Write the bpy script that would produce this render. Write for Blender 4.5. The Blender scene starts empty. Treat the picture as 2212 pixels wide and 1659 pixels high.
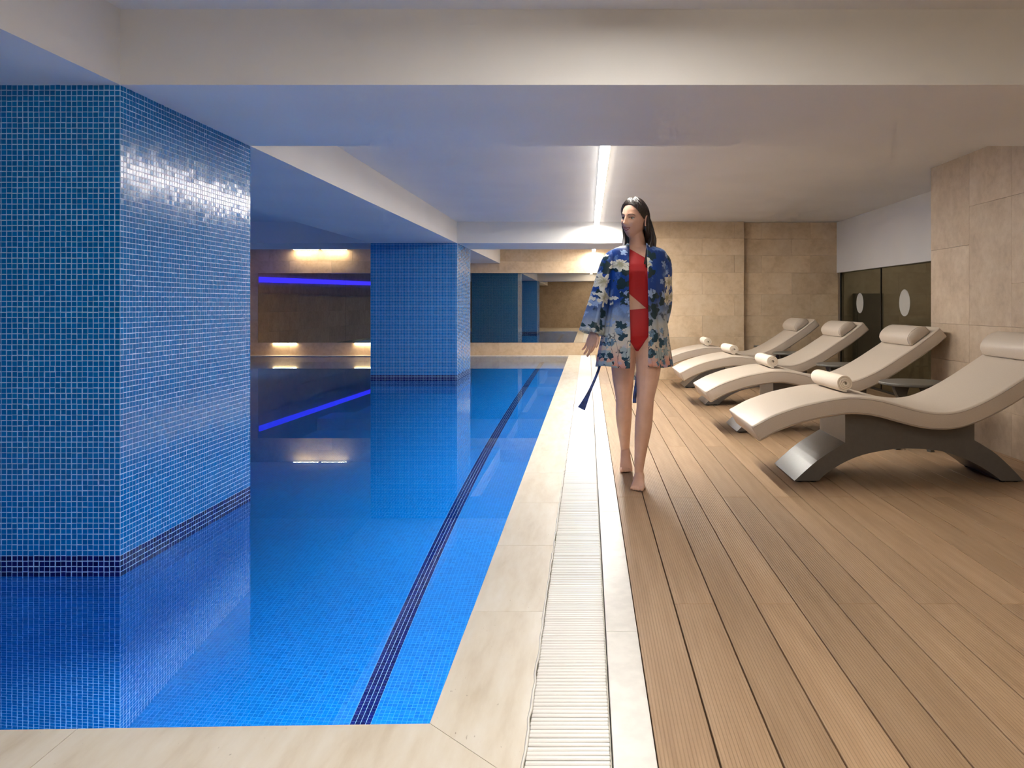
import bpy, bmesh, math, random
import numpy as np
from mathutils import Vector, Matrix
from mathutils.bvhtree import BVHTree

random.seed(7)
rng = np.random.default_rng(7)
S = bpy.context.scene
C = S.collection

# ------------------------------------------------------------------ camera
F = 1700.0                      # focal length in pixels of a 2212 px wide frame
cam_d = bpy.data.cameras.new('camera')
cam_d.sensor_width = 36.0
cam_d.lens = F / 2212 * 36.0
cam_d.shift_x = (1106 - 1270) / 2212
cam_d.shift_y = (658 - 829.5) / 2212
cam_d.clip_start = 0.05
cam = bpy.data.objects.new('camera', cam_d)
cam.location = (0, 0, 1.08)
cam.rotation_euler = (math.pi / 2, 0, 0)
C.objects.link(cam)
S.camera = cam

# ------------------------------------------------------------------ world and view
w = bpy.data.worlds.new('world')
S.world = w
w.use_nodes = True
w.node_tree.nodes['Background'].inputs[0].default_value = (0.9, 0.93, 1.0, 1)
w.node_tree.nodes['Background'].inputs[1].default_value = 0.02
S.view_settings.view_transform = 'Standard'
S.view_settings.look = 'None'
S.view_settings.gamma = 1.0
S.view_settings.use_curve_mapping = False
S.view_settings.exposure = 0.15
cy = S.cycles
cy.use_denoising = True
cy.max_bounces = 8
cy.diffuse_bounces = 3
cy.glossy_bounces = 4
cy.transmission_bounces = 5
cy.transparent_max_bounces = 12
cy.caustics_reflective = True
cy.caustics_refractive = True
cy.blur_glossy = 0.6
cy.sample_clamp_indirect = 8.0
cy.use_light_tree = True
cy.use_adaptive_sampling = True
cy.adaptive_threshold = 0.14
cy.adaptive_min_samples = 20

# strengths of the lamps built further down
LED_STRENGTH = 130.0             # ceiling line lights
LED_NEAR = 80.0
LED_FAR = 120.0
LED_SIDE = 8.0
BLUE_LED = 4.0
POOL_FILL = 100.0
DOWNLIGHT = 60.0

# ------------------------------------------------------------------ room measures
CEIL = 2.27
BEAM = 1.965
WATER = -0.015
DEPTH = -1.5
TP = 0.0218                     # mosaic pitch
CX1 = -1.884                    # right face of the columns
CW = 57 * TP
CX0 = CX1 - CW
CY0, CY1 = 3.17, 3.17 + 56 * TP
DY0, DY1 = 11.32, 12.60
POOLX = -0.408
LEFTX = -7.3
FARY = 16.9
RX = 3.01
RXEND = 6.88
BACKY = 11.3


# ================================================================== node helpers
def mat_new(name):
    m = bpy.data.materials.new(name)
    m.use_nodes = True
    nt = m.node_tree
    nt.nodes.clear()
    out = nt.nodes.new('ShaderNodeOutputMaterial')
    return m, nt, out


def N(nt, t, **kw):
    n = nt.nodes.new(t)
    for k, v in kw.items():
        if k.startswith('i_'):
            n.inputs[k[2:].replace('_', ' ')].default_value = v
        else:
            setattr(n, k, v)
    return n


def L(nt, a, b):
    nt.links.new(a, b)


def math_n(nt, op, a, b=None, c=None):
    n = nt.nodes.new('ShaderNodeMath')
    n.operation = op
    for i, v in enumerate((a, b, c)):
        if v is None:
            continue
        if isinstance(v, (int, float)):
            n.inputs[i].default_value = v
        else:
            L(nt, v, n.inputs[i])
    return n.outputs[0]


def mixc(nt, fac, a, b, blend='MIX'):
    n = nt.nodes.new('ShaderNodeMix')
    n.data_type = 'RGBA'
    n.blend_type = blend
    for s, v in ((0, fac), (6, a), (7, b)):
        if isinstance(v, (int, float)):
            n.inputs[s].default_value = v
        elif isinstance(v, tuple):
            n.inputs[s].default_value = v if len(v) == 4 else (*v, 1)
        else:
            L(nt, v, n.inputs[s])
    return n.outputs[2]


def ramp(nt, fac, stops):
    n = nt.nodes.new('ShaderNodeValToRGB')
    e = n.color_ramp.elements
    while len(e) > 1:
        e.remove(e[-1])
    e[0].position = stops[0][0]
    e[0].color = (*stops[0][1], 1)
    for p, c in stops[1:]:
        x = e.new(p)
        x.color = (*c, 1)
    L(nt, fac, n.inputs[0])
    return n.outputs[0]


def mapr(nt, v, a, b, c=0.0, d=1.0, smooth=True):
    n = nt.nodes.new('ShaderNodeMapRange')
    n.interpolation_type = 'SMOOTHSTEP' if smooth else 'LINEAR'
    L(nt, v, n.inputs[0])
    for i, x in enumerate((a, b, c, d)):
        n.inputs[i + 1].default_value = x
    return n.outputs[0]


def noise(nt, vec, scale, detail=3, rough=0.5, out=0):
    n = nt.nodes.new('ShaderNodeTexNoise')
    n.inputs['Scale'].default_value = scale
    n.inputs['Detail'].default_value = detail
    n.inputs['Roughness'].default_value = rough
    if vec is not None:
        L(nt, vec, n.inputs['Vector'])
    return n.outputs[out]


def bump(nt, h, strength, dist):
    n = nt.nodes.new('ShaderNodeBump')
    n.inputs['Strength'].default_value = strength
    n.inputs['Distance'].default_value = dist
    L(nt, h, n.inputs['Height'])
    return n.outputs[0]


def principled(nt, out, color, rough=0.5, spec=0.5, normal=None, metal=0.0, **kw):
    p = nt.nodes.new('ShaderNodeBsdfPrincipled')
    for nm, v in (('Base Color', color), ('Roughness', rough), ('Specular IOR Level', spec), ('Metallic', metal), ('Normal', normal)):
        if v is None:
            continue
        if isinstance(v, tuple):
            p.inputs[nm].default_value = v if len(v) == 4 else (*v, 1)
        elif isinstance(v, (int, float)):
            p.inputs[nm].default_value = v
        else:
            L(nt, v, p.inputs[nm])
    for k, v in kw.items():
        p.inputs[k.replace('_', ' ')].default_value = v
    L(nt, p.outputs[0], out.inputs[0])
    return p


def pos(nt):
    return nt.nodes.new('ShaderNodeNewGeometry').outputs['Position']


def sep(nt, v):
    n = nt.nodes.new('ShaderNodeSeparateXYZ')
    L(nt, v, n.inputs[0])
    return n.outputs


def comb(nt, *xyz):
    n = nt.nodes.new('ShaderNodeCombineXYZ')
    for i, v in enumerate(xyz):
        if isinstance(v, (int, float)):
            n.inputs[i].default_value = v
        else:
            L(nt, v, n.inputs[i])
    return n.outputs[0]


def plain(name, color, rough=0.5, spec=0.5, metal=0.0, grain=0.0, gscale=60.0, **kw):
    m, nt, out = mat_new(name)
    col = color
    nrm = None
    if grain:
        tc = nt.nodes.new('ShaderNodeTexCoord').outputs['Object']
        f = noise(nt, tc, gscale, 4)
        col = mixc(nt, mapr(nt, f, 0.3, 0.7), tuple(c * (1 - grain) for c in color), tuple(min(1, c * (1 + grain)) for c in color))
        nrm = bump(nt, f, 0.12, 0.004) if gscale > 150 else None
    principled(nt, out, col, rough, spec, nrm, metal, **kw)
    return m


def emit(name, color, strength):
    m, nt, out = mat_new(name)
    e = N(nt, 'ShaderNodeEmission')
    e.inputs[0].default_value = (*color, 1)
    e.inputs[1].default_value = strength
    L(nt, e.outputs[0], out.inputs[0])
    return m


# ------------------------------------------------------------------ materials
def make_plaster():
    m, nt, out = mat_new('white plaster')
    p = pos(nt)
    f = noise(nt, p, 1.3, 1)
    col = mixc(nt, mapr(nt, f, 0.35, 0.65), (0.75, 0.735, 0.71), (0.78, 0.765, 0.74))
    principled(nt, out, col, 0.55, 0.3)
    return m


def make_stone(name, c0, c1, c2, gloss=0.45):
    m, nt, out = mat_new(name)
    oi = nt.nodes.new('ShaderNodeObjectInfo')
    tc = nt.nodes.new('ShaderNodeTexCoord').outputs['Object']
    sc = N(nt, 'ShaderNodeVectorMath', operation='ADD')
    L(nt, tc, sc.inputs[0])
    off = comb(nt, math_n(nt, 'MULTIPLY', oi.outputs['Random'], 37.0), math_n(nt, 'MULTIPLY', oi.outputs['Random'], 91.0), 0.0)
    L(nt, off, sc.inputs[1])
    v = sc.outputs[0]
    f1 = noise(nt, v, 3.5, 3, 0.6)
    f2 = noise(nt, v, 16, 2, 0.6)
    f = math_n(nt, 'ADD', math_n(nt, 'MULTIPLY', f1, 0.62), math_n(nt, 'MULTIPLY', f2, 0.38))
    col = ramp(nt, f, [(0.33, c0), (0.5, c1), (0.68, c2)])
    tone = mapr(nt, oi.outputs['Random'], 0, 1, 0.88, 1.06, False)
    hs = N(nt, 'ShaderNodeHueSaturation')
    L(nt, tone, hs.inputs['Value'])
    L(nt, col, hs.inputs['Color'])
    f3 = noise(nt, v, 70, 1)
    pit = mapr(nt, f3, 0.66, 0.74)
    col2 = mixc(nt, math_n(nt, 'MULTIPLY', pit, 0.2), hs.outputs[0], tuple(x * 0.5 for x in c0))
    principled(nt, out, col2, gloss, 0.35)
    return m


def make_travertine():
    m, nt, out = mat_new('cream travertine')
    p = pos(nt)
    oi = nt.nodes.new('ShaderNodeObjectInfo')
    x, y, z = sep(nt, p)
    v = comb(nt, math_n(nt, 'MULTIPLY', x, 6.0), math_n(nt, 'MULTIPLY', y, 1.2), math_n(nt, 'MULTIPLY', oi.outputs['Random'], 20.0))
    f1 = noise(nt, v, 2.2, 6, 0.6)
    col = ramp(nt, f1, [(0.28, (0.60, 0.51, 0.39)), (0.5, (0.70, 0.625, 0.51)), (0.72, (0.76, 0.705, 0.61))])
    v2 = comb(nt, math_n(nt, 'MULTIPLY', x, 2.4), y, 0.0)
    f3 = noise(nt, v2, 42, 2)
    clump = noise(nt, p, 2.5, 2)
    pit = math_n(nt, 'MULTIPLY', mapr(nt, f3, 0.70, 0.74), mapr(nt, clump, 0.45, 0.6))
    col2 = mixc(nt, math_n(nt, 'MULTIPLY', pit, 0.7), col, (0.22, 0.15, 0.08))
    principled(nt, out, col2, 0.32, 0.4, bump(nt, pit, -0.4, 0.003))
    return m


def make_tile(name, c_dark, c_light, rough=0.16):
    """glazed mosaic: tone differs from tile to tile (cell of the world position)"""
    m, nt, out = mat_new(name)
    p = pos(nt)
    d = N(nt, 'ShaderNodeVectorMath', operation='SCALE')
    L(nt, p, d.inputs[0])
    d.inputs['Scale'].default_value = 1 / TP
    add = N(nt, 'ShaderNodeVectorMath', operation='ADD')
    L(nt, d.outputs[0], add.inputs[0])
    add.inputs[1].default_value = (-(CX1 / TP) % 1 + 0.001, -(CY0 / TP) % 1 + 0.001, -(BEAM / TP) % 1)
    fl = N(nt, 'ShaderNodeVectorMath', operation='FLOOR')
    L(nt, add.outputs[0], fl.inputs[0])
    wn = N(nt, 'ShaderNodeTexWhiteNoise', noise_dimensions='3D')
    L(nt, fl.outputs[0], wn.inputs['Vector'])
    col = mixc(nt, wn.outputs['Value'], c_dark, c_light)
    principled(nt, out, col, rough, 0.38)
    return m


def make_mosaic(name, axes, lo=None):
    """far or submerged mosaic: grid of joints with tile to tile tone"""
    m, nt, out = mat_new(name)
    s = sep(nt, pos(nt))
    idx = {'x': 0, 'y': 1, 'z': 2}
    org = {'x': CX1, 'y': DY0, 'z': BEAM}
    cells, masks = [], []
    for a in axes:
        t = math_n(nt, 'DIVIDE', math_n(nt, 'SUBTRACT', s[idx[a]], org[a]), TP)
        cells.append(math_n(nt, 'FLOOR', t))
        fr = math_n(nt, 'FRACT', t)
        d = math_n(nt, 'ABSOLUTE', math_n(nt, 'SUBTRACT', fr, 0.5))
        masks.append(math_n(nt, 'GREATER_THAN', d, 0.452))
    g = math_n(nt, 'MAXIMUM', masks[0], masks[1])
    wn = N(nt, 'ShaderNodeTexWhiteNoise', noise_dimensions='2D')
    L(nt, comb(nt, cells[0], cells[1], 0.0), wn.inputs['Vector'])
    col = mixc(nt, wn.outputs['Value'], TILE_D, TILE_L)
    grout = GROUT if 'z' in axes else (0.03, 0.26, 0.66)
    if 'z' in axes:
        band = math_n(nt, 'MULTIPLY', math_n(nt, 'LESS_THAN', s[2], NAVY_TOP), math_n(nt, 'GREATER_THAN', s[2], NAVY_BOT))
        col = mixc(nt, band, col, NAVY)
    col = mixc(nt, g, col, grout)
    principled(nt, out, col, mixc(nt, g, (0.16,) * 3, (0.6,) * 3), 0.38)
    return m


TILE_D, TILE_L = (0.0, 0.135, 0.42), (0.0, 0.18, 0.52)
GROUT = (0.45, 0.68, 0.92)
NAVY = (0.004, 0.006, 0.09)
NAVY_TOP = BEAM - 87 * TP
NAVY_BOT = BEAM - 91 * TP

M = {}
M['plaster'] = make_plaster()
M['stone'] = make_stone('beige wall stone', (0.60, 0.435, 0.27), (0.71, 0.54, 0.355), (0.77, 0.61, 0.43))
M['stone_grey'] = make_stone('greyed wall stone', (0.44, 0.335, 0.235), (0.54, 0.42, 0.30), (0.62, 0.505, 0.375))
M['joint'] = plain('stone joint', (0.60, 0.465, 0.315), 0.8)
M['travertine'] = make_travertine()
M['marble'] = plain('pale limestone', (0.72, 0.69, 0.64), 0.35, 0.4, grain=0.06, gscale=18)
M['tile'] = make_tile('blue mosaic tile', TILE_D, TILE_L)
M['navy'] = make_tile('navy mosaic tile', (0.003, 0.004, 0.06), (0.006, 0.01, 0.13))
M['grout'] = plain('pale blue grout', GROUT, 0.7, grain=0.1)
M['mos_xz'] = make_mosaic('mosaic front', 'xz')
M['mos_yz'] = make_mosaic('mosaic side', 'yz')
M['mos_xy'] = make_mosaic('mosaic floor', 'xy')
M['grate'] = plain('white plastic grating', (0.76, 0.74, 0.70), 0.35, 0.4)
M['channel'] = plain('gutter channel', (0.55, 0.50, 0.43), 0.5)
M['led'] = emit('line light diffuser', (1.0, 0.95, 0.87), LED_STRENGTH)
M['led_side'] = emit('line light frosted side', (1.0, 0.95, 0.87), LED_SIDE)
M['led_near'] = emit('near line light diffuser', (1.0, 0.95, 0.87), LED_NEAR)
M['led_far'] = emit('far line light diffuser', (1.0, 0.95, 0.87), LED_FAR)
M['alu'] = plain('lamp profile', (0.85, 0.85, 0.85), 0.4, 0.5)
M['blue_led'] = emit('blue led', (0.025, 0.02, 1.0), BLUE_LED)
M['downlight'] = emit('warm downlight', (1.0, 0.80, 0.52), DOWNLIGHT)
M['room_fill'] = emit('room fill', (1.0, 0.95, 0.88), 44.0)
M['vinyl'] = plain('taupe vinyl', (0.56, 0.475, 0.385), 0.42, 0.4, grain=0.03, gscale=200)
M['seam'] = plain('taupe piping', (0.43, 0.36, 0.29), 0.5)
M['base'] = plain('grey satin lacquer', (0.10, 0.09, 0.08), 0.30, 0.6, grain=0.05, gscale=40)
M['foot'] = plain('black rubber', (0.012, 0.012, 0.012), 0.6)
M['towel'] = plain('cream terry', (0.86, 0.74, 0.60), 0.95, 0.1, grain=0.07, gscale=260)
M['table'] = plain('grey table plastic', (0.105, 0.098, 0.08), 0.4, 0.5, grain=0.05)
M['dark'] = plain('dark metal', (0.03, 0.028, 0.025), 0.4)
M['frost'] = plain('frosted film', (0.60, 0.58, 0.52), 0.6, 0.3)
M['mirror_edge'] = plain('mirror edge', (0.06, 0.05, 0.04), 0.4)


def make_mirror():
    m, nt, out = mat_new('bronze mirror')
    g = N(nt, 'ShaderNodeBsdfGlossy')
    g.inputs['Color'].default_value = (0.50, 0.44, 0.36, 1)
    g.inputs['Roughness'].default_value = 0.004
    L(nt, g.outputs[0], out.inputs[0])
    return m


M['mirror'] = make_mirror()


def make_water():
    m, nt, out = mat_new('pool water')
    g = N(nt, 'ShaderNodeBsdfGlass')
    g.inputs['Color'].default_value = (0.82, 0.95, 1.0, 1)
    g.inputs['Roughness'].default_value = 0.0
    g.inputs['IOR'].default_value = 1.333
    p = pos(nt)
    L(nt, bump(nt, noise(nt, p, 1.1, 1), 0.008, 0.01), g.inputs['Normal'])
    L(nt, g.outputs[0], out.inputs[0])
    return m


M['water'] = make_water()


def make_glass():
    m, nt, out = mat_new('smoked glass')
    t = N(nt, 'ShaderNodeBsdfTransparent')
    t.inputs[0].default_value = (0.62, 0.63, 0.57, 1)
    g = N(nt, 'ShaderNodeBsdfGlossy')
    g.inputs['Roughness'].default_value = 0.01
    mx = N(nt, 'ShaderNodeMixShader')
    mx.inputs[0].default_value = 0.07
    L(nt, t.outputs[0], mx.inputs[1])
    L(nt, g.outputs[0], mx.inputs[2])
    L(nt, mx.outputs[0], out.inputs[0])
    return m


M['glass'] = make_glass()


def make_plank():
    m, nt, out = mat_new('ribbed composite decking')
    p = pos(nt)
    x, y, z = sep(nt, p)
    oi = nt.nodes.new('ShaderNodeObjectInfo')
    v = comb(nt, math_n(nt, 'MULTIPLY', x, 14.0), math_n(nt, 'MULTIPLY', y, 0.9), math_n(nt, 'MULTIPLY', oi.outputs['Random'], 50.0))
    f = noise(nt, v, 1.6, 5, 0.65)
    col = ramp(nt, f, [(0.25, (0.325, 0.205, 0.115)), (0.5, (0.395, 0.258, 0.15)), (0.75, (0.45, 0.305, 0.187))])
    hs = N(nt, 'ShaderNodeHueSaturation')
    L(nt, mapr(nt, oi.outputs['Random'], 0, 1, 0.88, 1.1, False), hs.inputs['Value'])
    L(nt, col, hs.inputs['Color'])
    st = math_n(nt, 'SINE', math_n(nt, 'MULTIPLY', math_n(nt, 'SUBTRACT', x, 0.166), 2 * math.pi / 0.0098))
    gro = mapr(nt, st, -1.0, -0.2)
    c2 = mixc(nt, math_n(nt, 'MULTIPLY', math_n(nt, 'SUBTRACT', 1.0, gro), 0.3), hs.outputs[0], (0.22, 0.13, 0.06))
    principled(nt, out, c2, 0.5, 0.35, bump(nt, gro, 0.5, 0.0012))
    return m


M['plank'] = make_plank()


# ================================================================== object helpers
def tag(o, label=None, cat=None, group=None, kind=None):
    if label:
        o['label'] = label
    if cat:
        o['category'] = cat
    if group:
        o['group'] = group
    if kind:
        o['kind'] = kind
    return o


def link(name, me, mat=None, parent=None, loc=None, smooth=False):
    if mat is not None and not me.materials:
        me.materials.append(mat)
    o = bpy.data.objects.new(name, me)
    C.objects.link(o)
    if parent is not None:
        o.parent = parent
    if loc is not None:
        o.location = loc
    if smooth:
        me.polygons.foreach_set('use_smooth', [True] * len(me.polygons))
    return o


def empty(name, loc=(0, 0, 0), rz=0.0):
    o = bpy.data.objects.new(name, None)
    o.empty_display_size = 0.1
    C.objects.link(o)
    o.location = loc
    o.rotation_euler = (0, 0, rz)
    return o


def mesh_from(verts, faces, name='m'):
    me = bpy.data.meshes.new(name)
    me.from_pydata([tuple(v) for v in verts], [], [tuple(f) for f in faces])
    me.update()
    return me


def fix_normals(me):
    bm = bmesh.new()
    bm.from_mesh(me)
    bmesh.ops.recalc_face_normals(bm, faces=bm.faces)
    bm.to_mesh(me)
    bm.free()
    return me


BOXF = [(0, 3, 2, 1), (4, 5, 6, 7), (0, 1, 5, 4), (1, 2, 6, 5), (2, 3, 7, 6), (3, 0, 4, 7)]


def box_verts(x0, x1, y0, y1, z0, z1):
    return [(x0, y0, z0), (x1, y0, z0), (x1, y1, z0), (x0, y1, z0), (x0, y0, z1), (x1, y0, z1), (x1, y1, z1), (x0, y1, z1)]


def box(name, x0, x1, y0, y1, z0, z1, mat, parent=None, bevel=0.0):
    cx, cyy, cz = (x0 + x1) / 2, (y0 + y1) / 2, (z0 + z1) / 2
    me = mesh_from(box_verts(x0 - cx, x1 - cx, y0 - cyy, y1 - cyy, z0 - cz, z1 - cz), BOXF)
    if bevel:
        bevel_mesh(me, bevel)
    return link(name, me, mat, parent, (cx, cyy, cz))


def bevel_mesh(me, w, seg=2):
    bm = bmesh.new()
    bm.from_mesh(me)
    bmesh.ops.bevel(bm, geom=bm.edges[:], offset=w, segments=seg, affect='EDGES', profile=0.5)
    bm.to_mesh(me)
    bm.free()


def prism(name, poly, z0, z1, mat, parent=None):
    """polygon in the floor plane given a thickness"""
    n = len(poly)
    cx = sum(p[0] for p in poly) / n
    cyy = sum(p[1] for p in poly) / n
    v = [(x - cx, y - cyy, z0) for x, y in poly] + [(x - cx, y - cyy, z1) for x, y in poly]
    f = [tuple(range(n))[::-1], tuple(range(n, 2 * n))] + [(i, (i + 1) % n, n + (i + 1) % n, n + i) for i in range(n)]
    return link(name, fix_normals(mesh_from(v, f)), mat, parent, (cx, cyy, 0))


_cache = {}


def tile_box(sx, sy, sz, bev):
    """stone slab mesh with a chamfered face towards +z, shared between alike pieces"""
    k = (round(sx, 4), round(sy, 4), round(sz, 4), round(bev, 4))
    if k not in _cache:
        x, y = sx / 2, sy / 2
        v = [(-x, -y, 0), (x, -y, 0), (x, y, 0), (-x, y, 0), (-x, -y, sz - bev), (x, -y, sz - bev), (x, y, sz - bev), (-x, y, sz - bev),
             (-x + bev, -y + bev, sz), (x - bev, -y + bev, sz), (x - bev, y - bev, sz), (-x + bev, y - bev, sz)]
        f = [(0, 1, 5, 4), (1, 2, 6, 5), (2, 3, 7, 6), (3, 0, 4, 7), (4, 5, 9, 8), (5, 6, 10, 9), (6, 7, 11, 10), (7, 4, 8, 11), (8, 9, 10, 11)]
        _cache[k] = mesh_from(v, f, 'stone')
    return _cache[k]


def copy_me(me, key, mat):
    """a copy of a shared mesh for another material"""
    k = (me.name, key)
    if k not in _cache:
        c = me.copy()
        c.materials.clear()
        c.materials.append(mat)
        _cache[k] = c
    return _cache[k]


def clad(parent, face, base, rects, mat, thick=0.012, gap=0.0012, name='stone_tile'):
    """slabs on a wall. face: '-y', '+y', '-x', '+x', '+z'; rects are (u0, u1, v0, v1) in wall coordinates"""
    for (u0, u1, v0, v1) in rects:
        me = tile_box(u1 - u0 - gap, v1 - v0 - gap, thick, 0.0015)
        me = copy_me(me, mat.name, mat)
        o = bpy.data.objects.new(name, me)
        C.objects.link(o)
        o.parent = parent
        u, v = (u0 + u1) / 2, (v0 + v1) / 2
        j = random.uniform(-0.0006, 0.0006)
        if face == '-y':
            o.location = (u, base - j, v)
            o.rotation_euler = (math.pi / 2, 0, 0)
        elif face == '+y':
            o.location = (u, base + j, v)
            o.rotation_euler = (-math.pi / 2, 0, 0)
        elif face == '-x':
            o.location = (base - j, u, v)
            o.rotation_euler = (math.pi / 2, 0, -math.pi / 2)
        elif face == '+x':
            o.location = (base + j, u, v)
            o.rotation_euler = (math.pi / 2, 0, math.pi / 2)
        elif face == '+z':
            o.location = (u, v, base + j)
        # children keep world coordinates
        o.matrix_parent_inverse = Matrix.Translation(-Vector(parent.location))


def rows_of(u0, u1, rows, width, bond=0.5):
    out = []
    for i in range(len(rows) - 1):
        off = (i % 2) * width * bond
        u = u0 - off
        while u < u1 - 0.02:
            a, b = max(u, u0), min(u + width, u1)
            if b - a > 0.02:
                out.append((a, b, rows[i], rows[i + 1]))
            u += width
    return out


def loft(rings, caps=True, closed=True):
    v, f = [], []
    n = len(rings[0])
    for r in rings:
        v.extend(r)
    for i in range(len(rings) - 1):
        for j in range(n if closed else n - 1):
            k = (j + 1) % n
            f.append((i * n + j, i * n + k, (i + 1) * n + k, (i + 1) * n + j))
    if caps:
        f.append(tuple(range(n))[::-1])
        f.append(tuple(range((len(rings) - 1) * n, len(rings) * n)))
    return v, f


def frames(pts):
    pts = [Vector(p) for p in pts]
    t = []
    for i in range(len(pts)):
        a = pts[max(0, i - 1)]
        b = pts[min(len(pts) - 1, i + 1)]
        t.append((b - a).normalized())
    ref = Vector((0, 1, 0)) if abs(t[0].y) < 0.9 else Vector((1, 0, 0))
    u = (ref - t[0] * ref.dot(t[0])).normalized()
    out = []
    for i in range(len(pts)):
        u = (u - t[i] * u.dot(t[i])).normalized()
        out.append((pts[i], t[i], u, t[i].cross(u)))
    return out


def tube(pts, rad, n=10, caps=True):
    """tube along points; radius a number or (along first axis, along second axis) each"""
    rings = []
    for (p, t, u, vv), r in zip(frames(pts), rad):
        a, b = (r, r) if isinstance(r, (int, float)) else r
        rings.append([p + u * (b * math.sin(2 * math.pi * k / n)) + vv * (a * math.cos(2 * math.pi * k / n)) for k in range(n)])
    return loft(rings, caps)


def spline(pts, n):
    """Catmull-Rom resample"""
    P = [np.array(p, float) for p in pts]
    P = [2 * P[0] - P[1]] + P + [2 * P[-1] - P[-2]]
    out = []
    segs = len(P) - 3
    for i in range(n):
        u = i / (n - 1) * segs
        s = min(int(u), segs - 1)
        t = u - s
        a, b, c, d = P[s:s + 4]
        out.append(0.5 * ((2 * b) + (c - a) * t + (2 * a - 5 * b + 4 * c - d) * t * t + (3 * b - a - 3 * c + d) * t ** 3))
    return out


def join(*parts):
    V, Fc = [], []
    for v, f in parts:
        o = len(V)
        V.extend(v)
        Fc.extend(tuple(i + o for i in x) for x in f)
    return V, Fc


# ================================================================== the setting
# ---- ceiling and beams
ceiling = box('ceiling', LEFTX - 0.2, 3.9, -3.2, FARY + 0.2, CEIL, CEIL + 0.15, M['plaster'])
tag(ceiling, 'flat white plaster ceiling above deck and pool', 'ceiling', kind='structure')
b = box('ceiling_beam', LEFTX, 3.7, CY0, CY1, BEAM, CEIL + 0.02, M['plaster'])
tag(b, 'wide white plaster beam crossing in front of the line light', 'beam', kind='structure')
b = box('ceiling_beam', LEFTX, 0.72, DY0, DY1, BEAM, CEIL + 0.02, M['plaster'])
tag(b, 'white plaster beam crossing at the far tiled column', 'beam', kind='structure')
b = box('ceiling_beam', CX0, CX1, -3.0, CY0, BEAM, CEIL + 0.02, M['plaster'])
tag(b, 'white plaster beam running over the pool towards the near column', 'beam', kind='structure')
b = box('ceiling_beam', CX0, CX1, CY1, DY0, BEAM, CEIL + 0.02, M['plaster'])
tag(b, 'white plaster beam spanning between the two tiled columns', 'beam', kind='structure')
b = box('ceiling_beam', CX0, CX1, DY1, FARY, BEAM, CEIL + 0.02, M['plaster'])
tag(b, 'white plaster beam behind the far column meeting the mirror wall', 'beam', kind='structure')

# ---- far wall with mirror
wf = box('wall_back', LEFTX - 0.2, 1.6, FARY, FARY + 0.2, DEPTH, CEIL, M['joint'])
tag(wf, 'beige stone wall at the far end of the pool', 'wall', kind='structure')
MZ0, MZ1, MX0, MX1 = 0.265, 1.756, -7.08, 0.24
FR = [-0.10, 0.02, MZ0]
rects = rows_of(LEFTX, 0.7, [0.0, MZ0], 0.9)
rects += rows_of(LEFTX, 0.7, [MZ1, 2.01, CEIL], 0.9)
rects += rows_of(LEFTX, MX0, [MZ0, 0.76, 1.26, MZ1], 0.9)
rects += rows_of(MX1, 0.7, [MZ0, 0.76, 1.26, MZ1], 0.9)
clad(wf, '-y', FARY, rects, M['stone'])
mir = empty('wall_mirror', ((MX0 + MX1) / 2, FARY, (MZ0 + MZ1) / 2))
tag(mir, 'long bronze wall mirror at the far end above the water', 'mirror')
hw, hh = (MX1 - MX0) / 2, (MZ1 - MZ0) / 2
link('mirror_backing', mesh_from(box_verts(-hw, hw, -0.010, -0.0005, -hh, hh), BOXF), M['mirror_edge'], mir)
# panes of the mirror
cuts = [MX0, -5.2, -3.3, -1.4, MX1]
for a, c in zip(cuts[:-1], cuts[1:]):
    mx = (a + c) / 2 - mir.location.x
    link('mirror_pane', mesh_from(box_verts(-(c - a) / 2 + 0.001, (c - a) / 2 - 0.001, -0.016, -0.0105, -hh, hh), BOXF), M['mirror'], mir, (mx, 0, 0))

# ---- left wall
wl = box('wall_left', LEFTX - 0.2, LEFTX, -3.2, FARY, DEPTH, CEIL, M['joint'])
tag(wl, 'unlit brown stone wall along the far side of the pool', 'wall', kind='structure')
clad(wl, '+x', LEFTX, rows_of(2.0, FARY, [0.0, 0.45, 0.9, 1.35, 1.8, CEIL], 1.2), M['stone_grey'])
# ---- wall behind the camera
wb = box('wall_front', LEFTX - 0.2, 3.9, -3.4, -3.2, DEPTH, CEIL, M['stone_grey'])
tag(wb, 'stone wall closing the near end of the room', 'wall', kind='structure')

# ---- near right wall
wr = box('wall_right', RX, RX + 0.5, -3.2, RXEND, 0.0, CEIL, M['joint'])
tag(wr, 'beige stone wall behind the loungers', 'wall', kind='structure')
ys = [RXEND, 6.19, 5.57, 4.95, 4.33, 3.71, 3.09, 2.47, 1.85]
lay = [[0, .31, .62, .92, 1.55, 2.27], [0, .31, .62, .92, 1.85, 2.27], [0, .31, .61, .92, 1.23, 1.85, 2.27]]
rects = []
for i in range(len(ys) - 1):
    zz = lay[i % 3]
    for a, c in zip(zz[:-1], zz[1:]):
        rects.append((ys[i + 1], ys[i], a, c))
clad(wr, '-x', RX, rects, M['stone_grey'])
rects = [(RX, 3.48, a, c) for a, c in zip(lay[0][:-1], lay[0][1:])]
clad(wr, '+y', RXEND, rects, M['stone_grey'])

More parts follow.
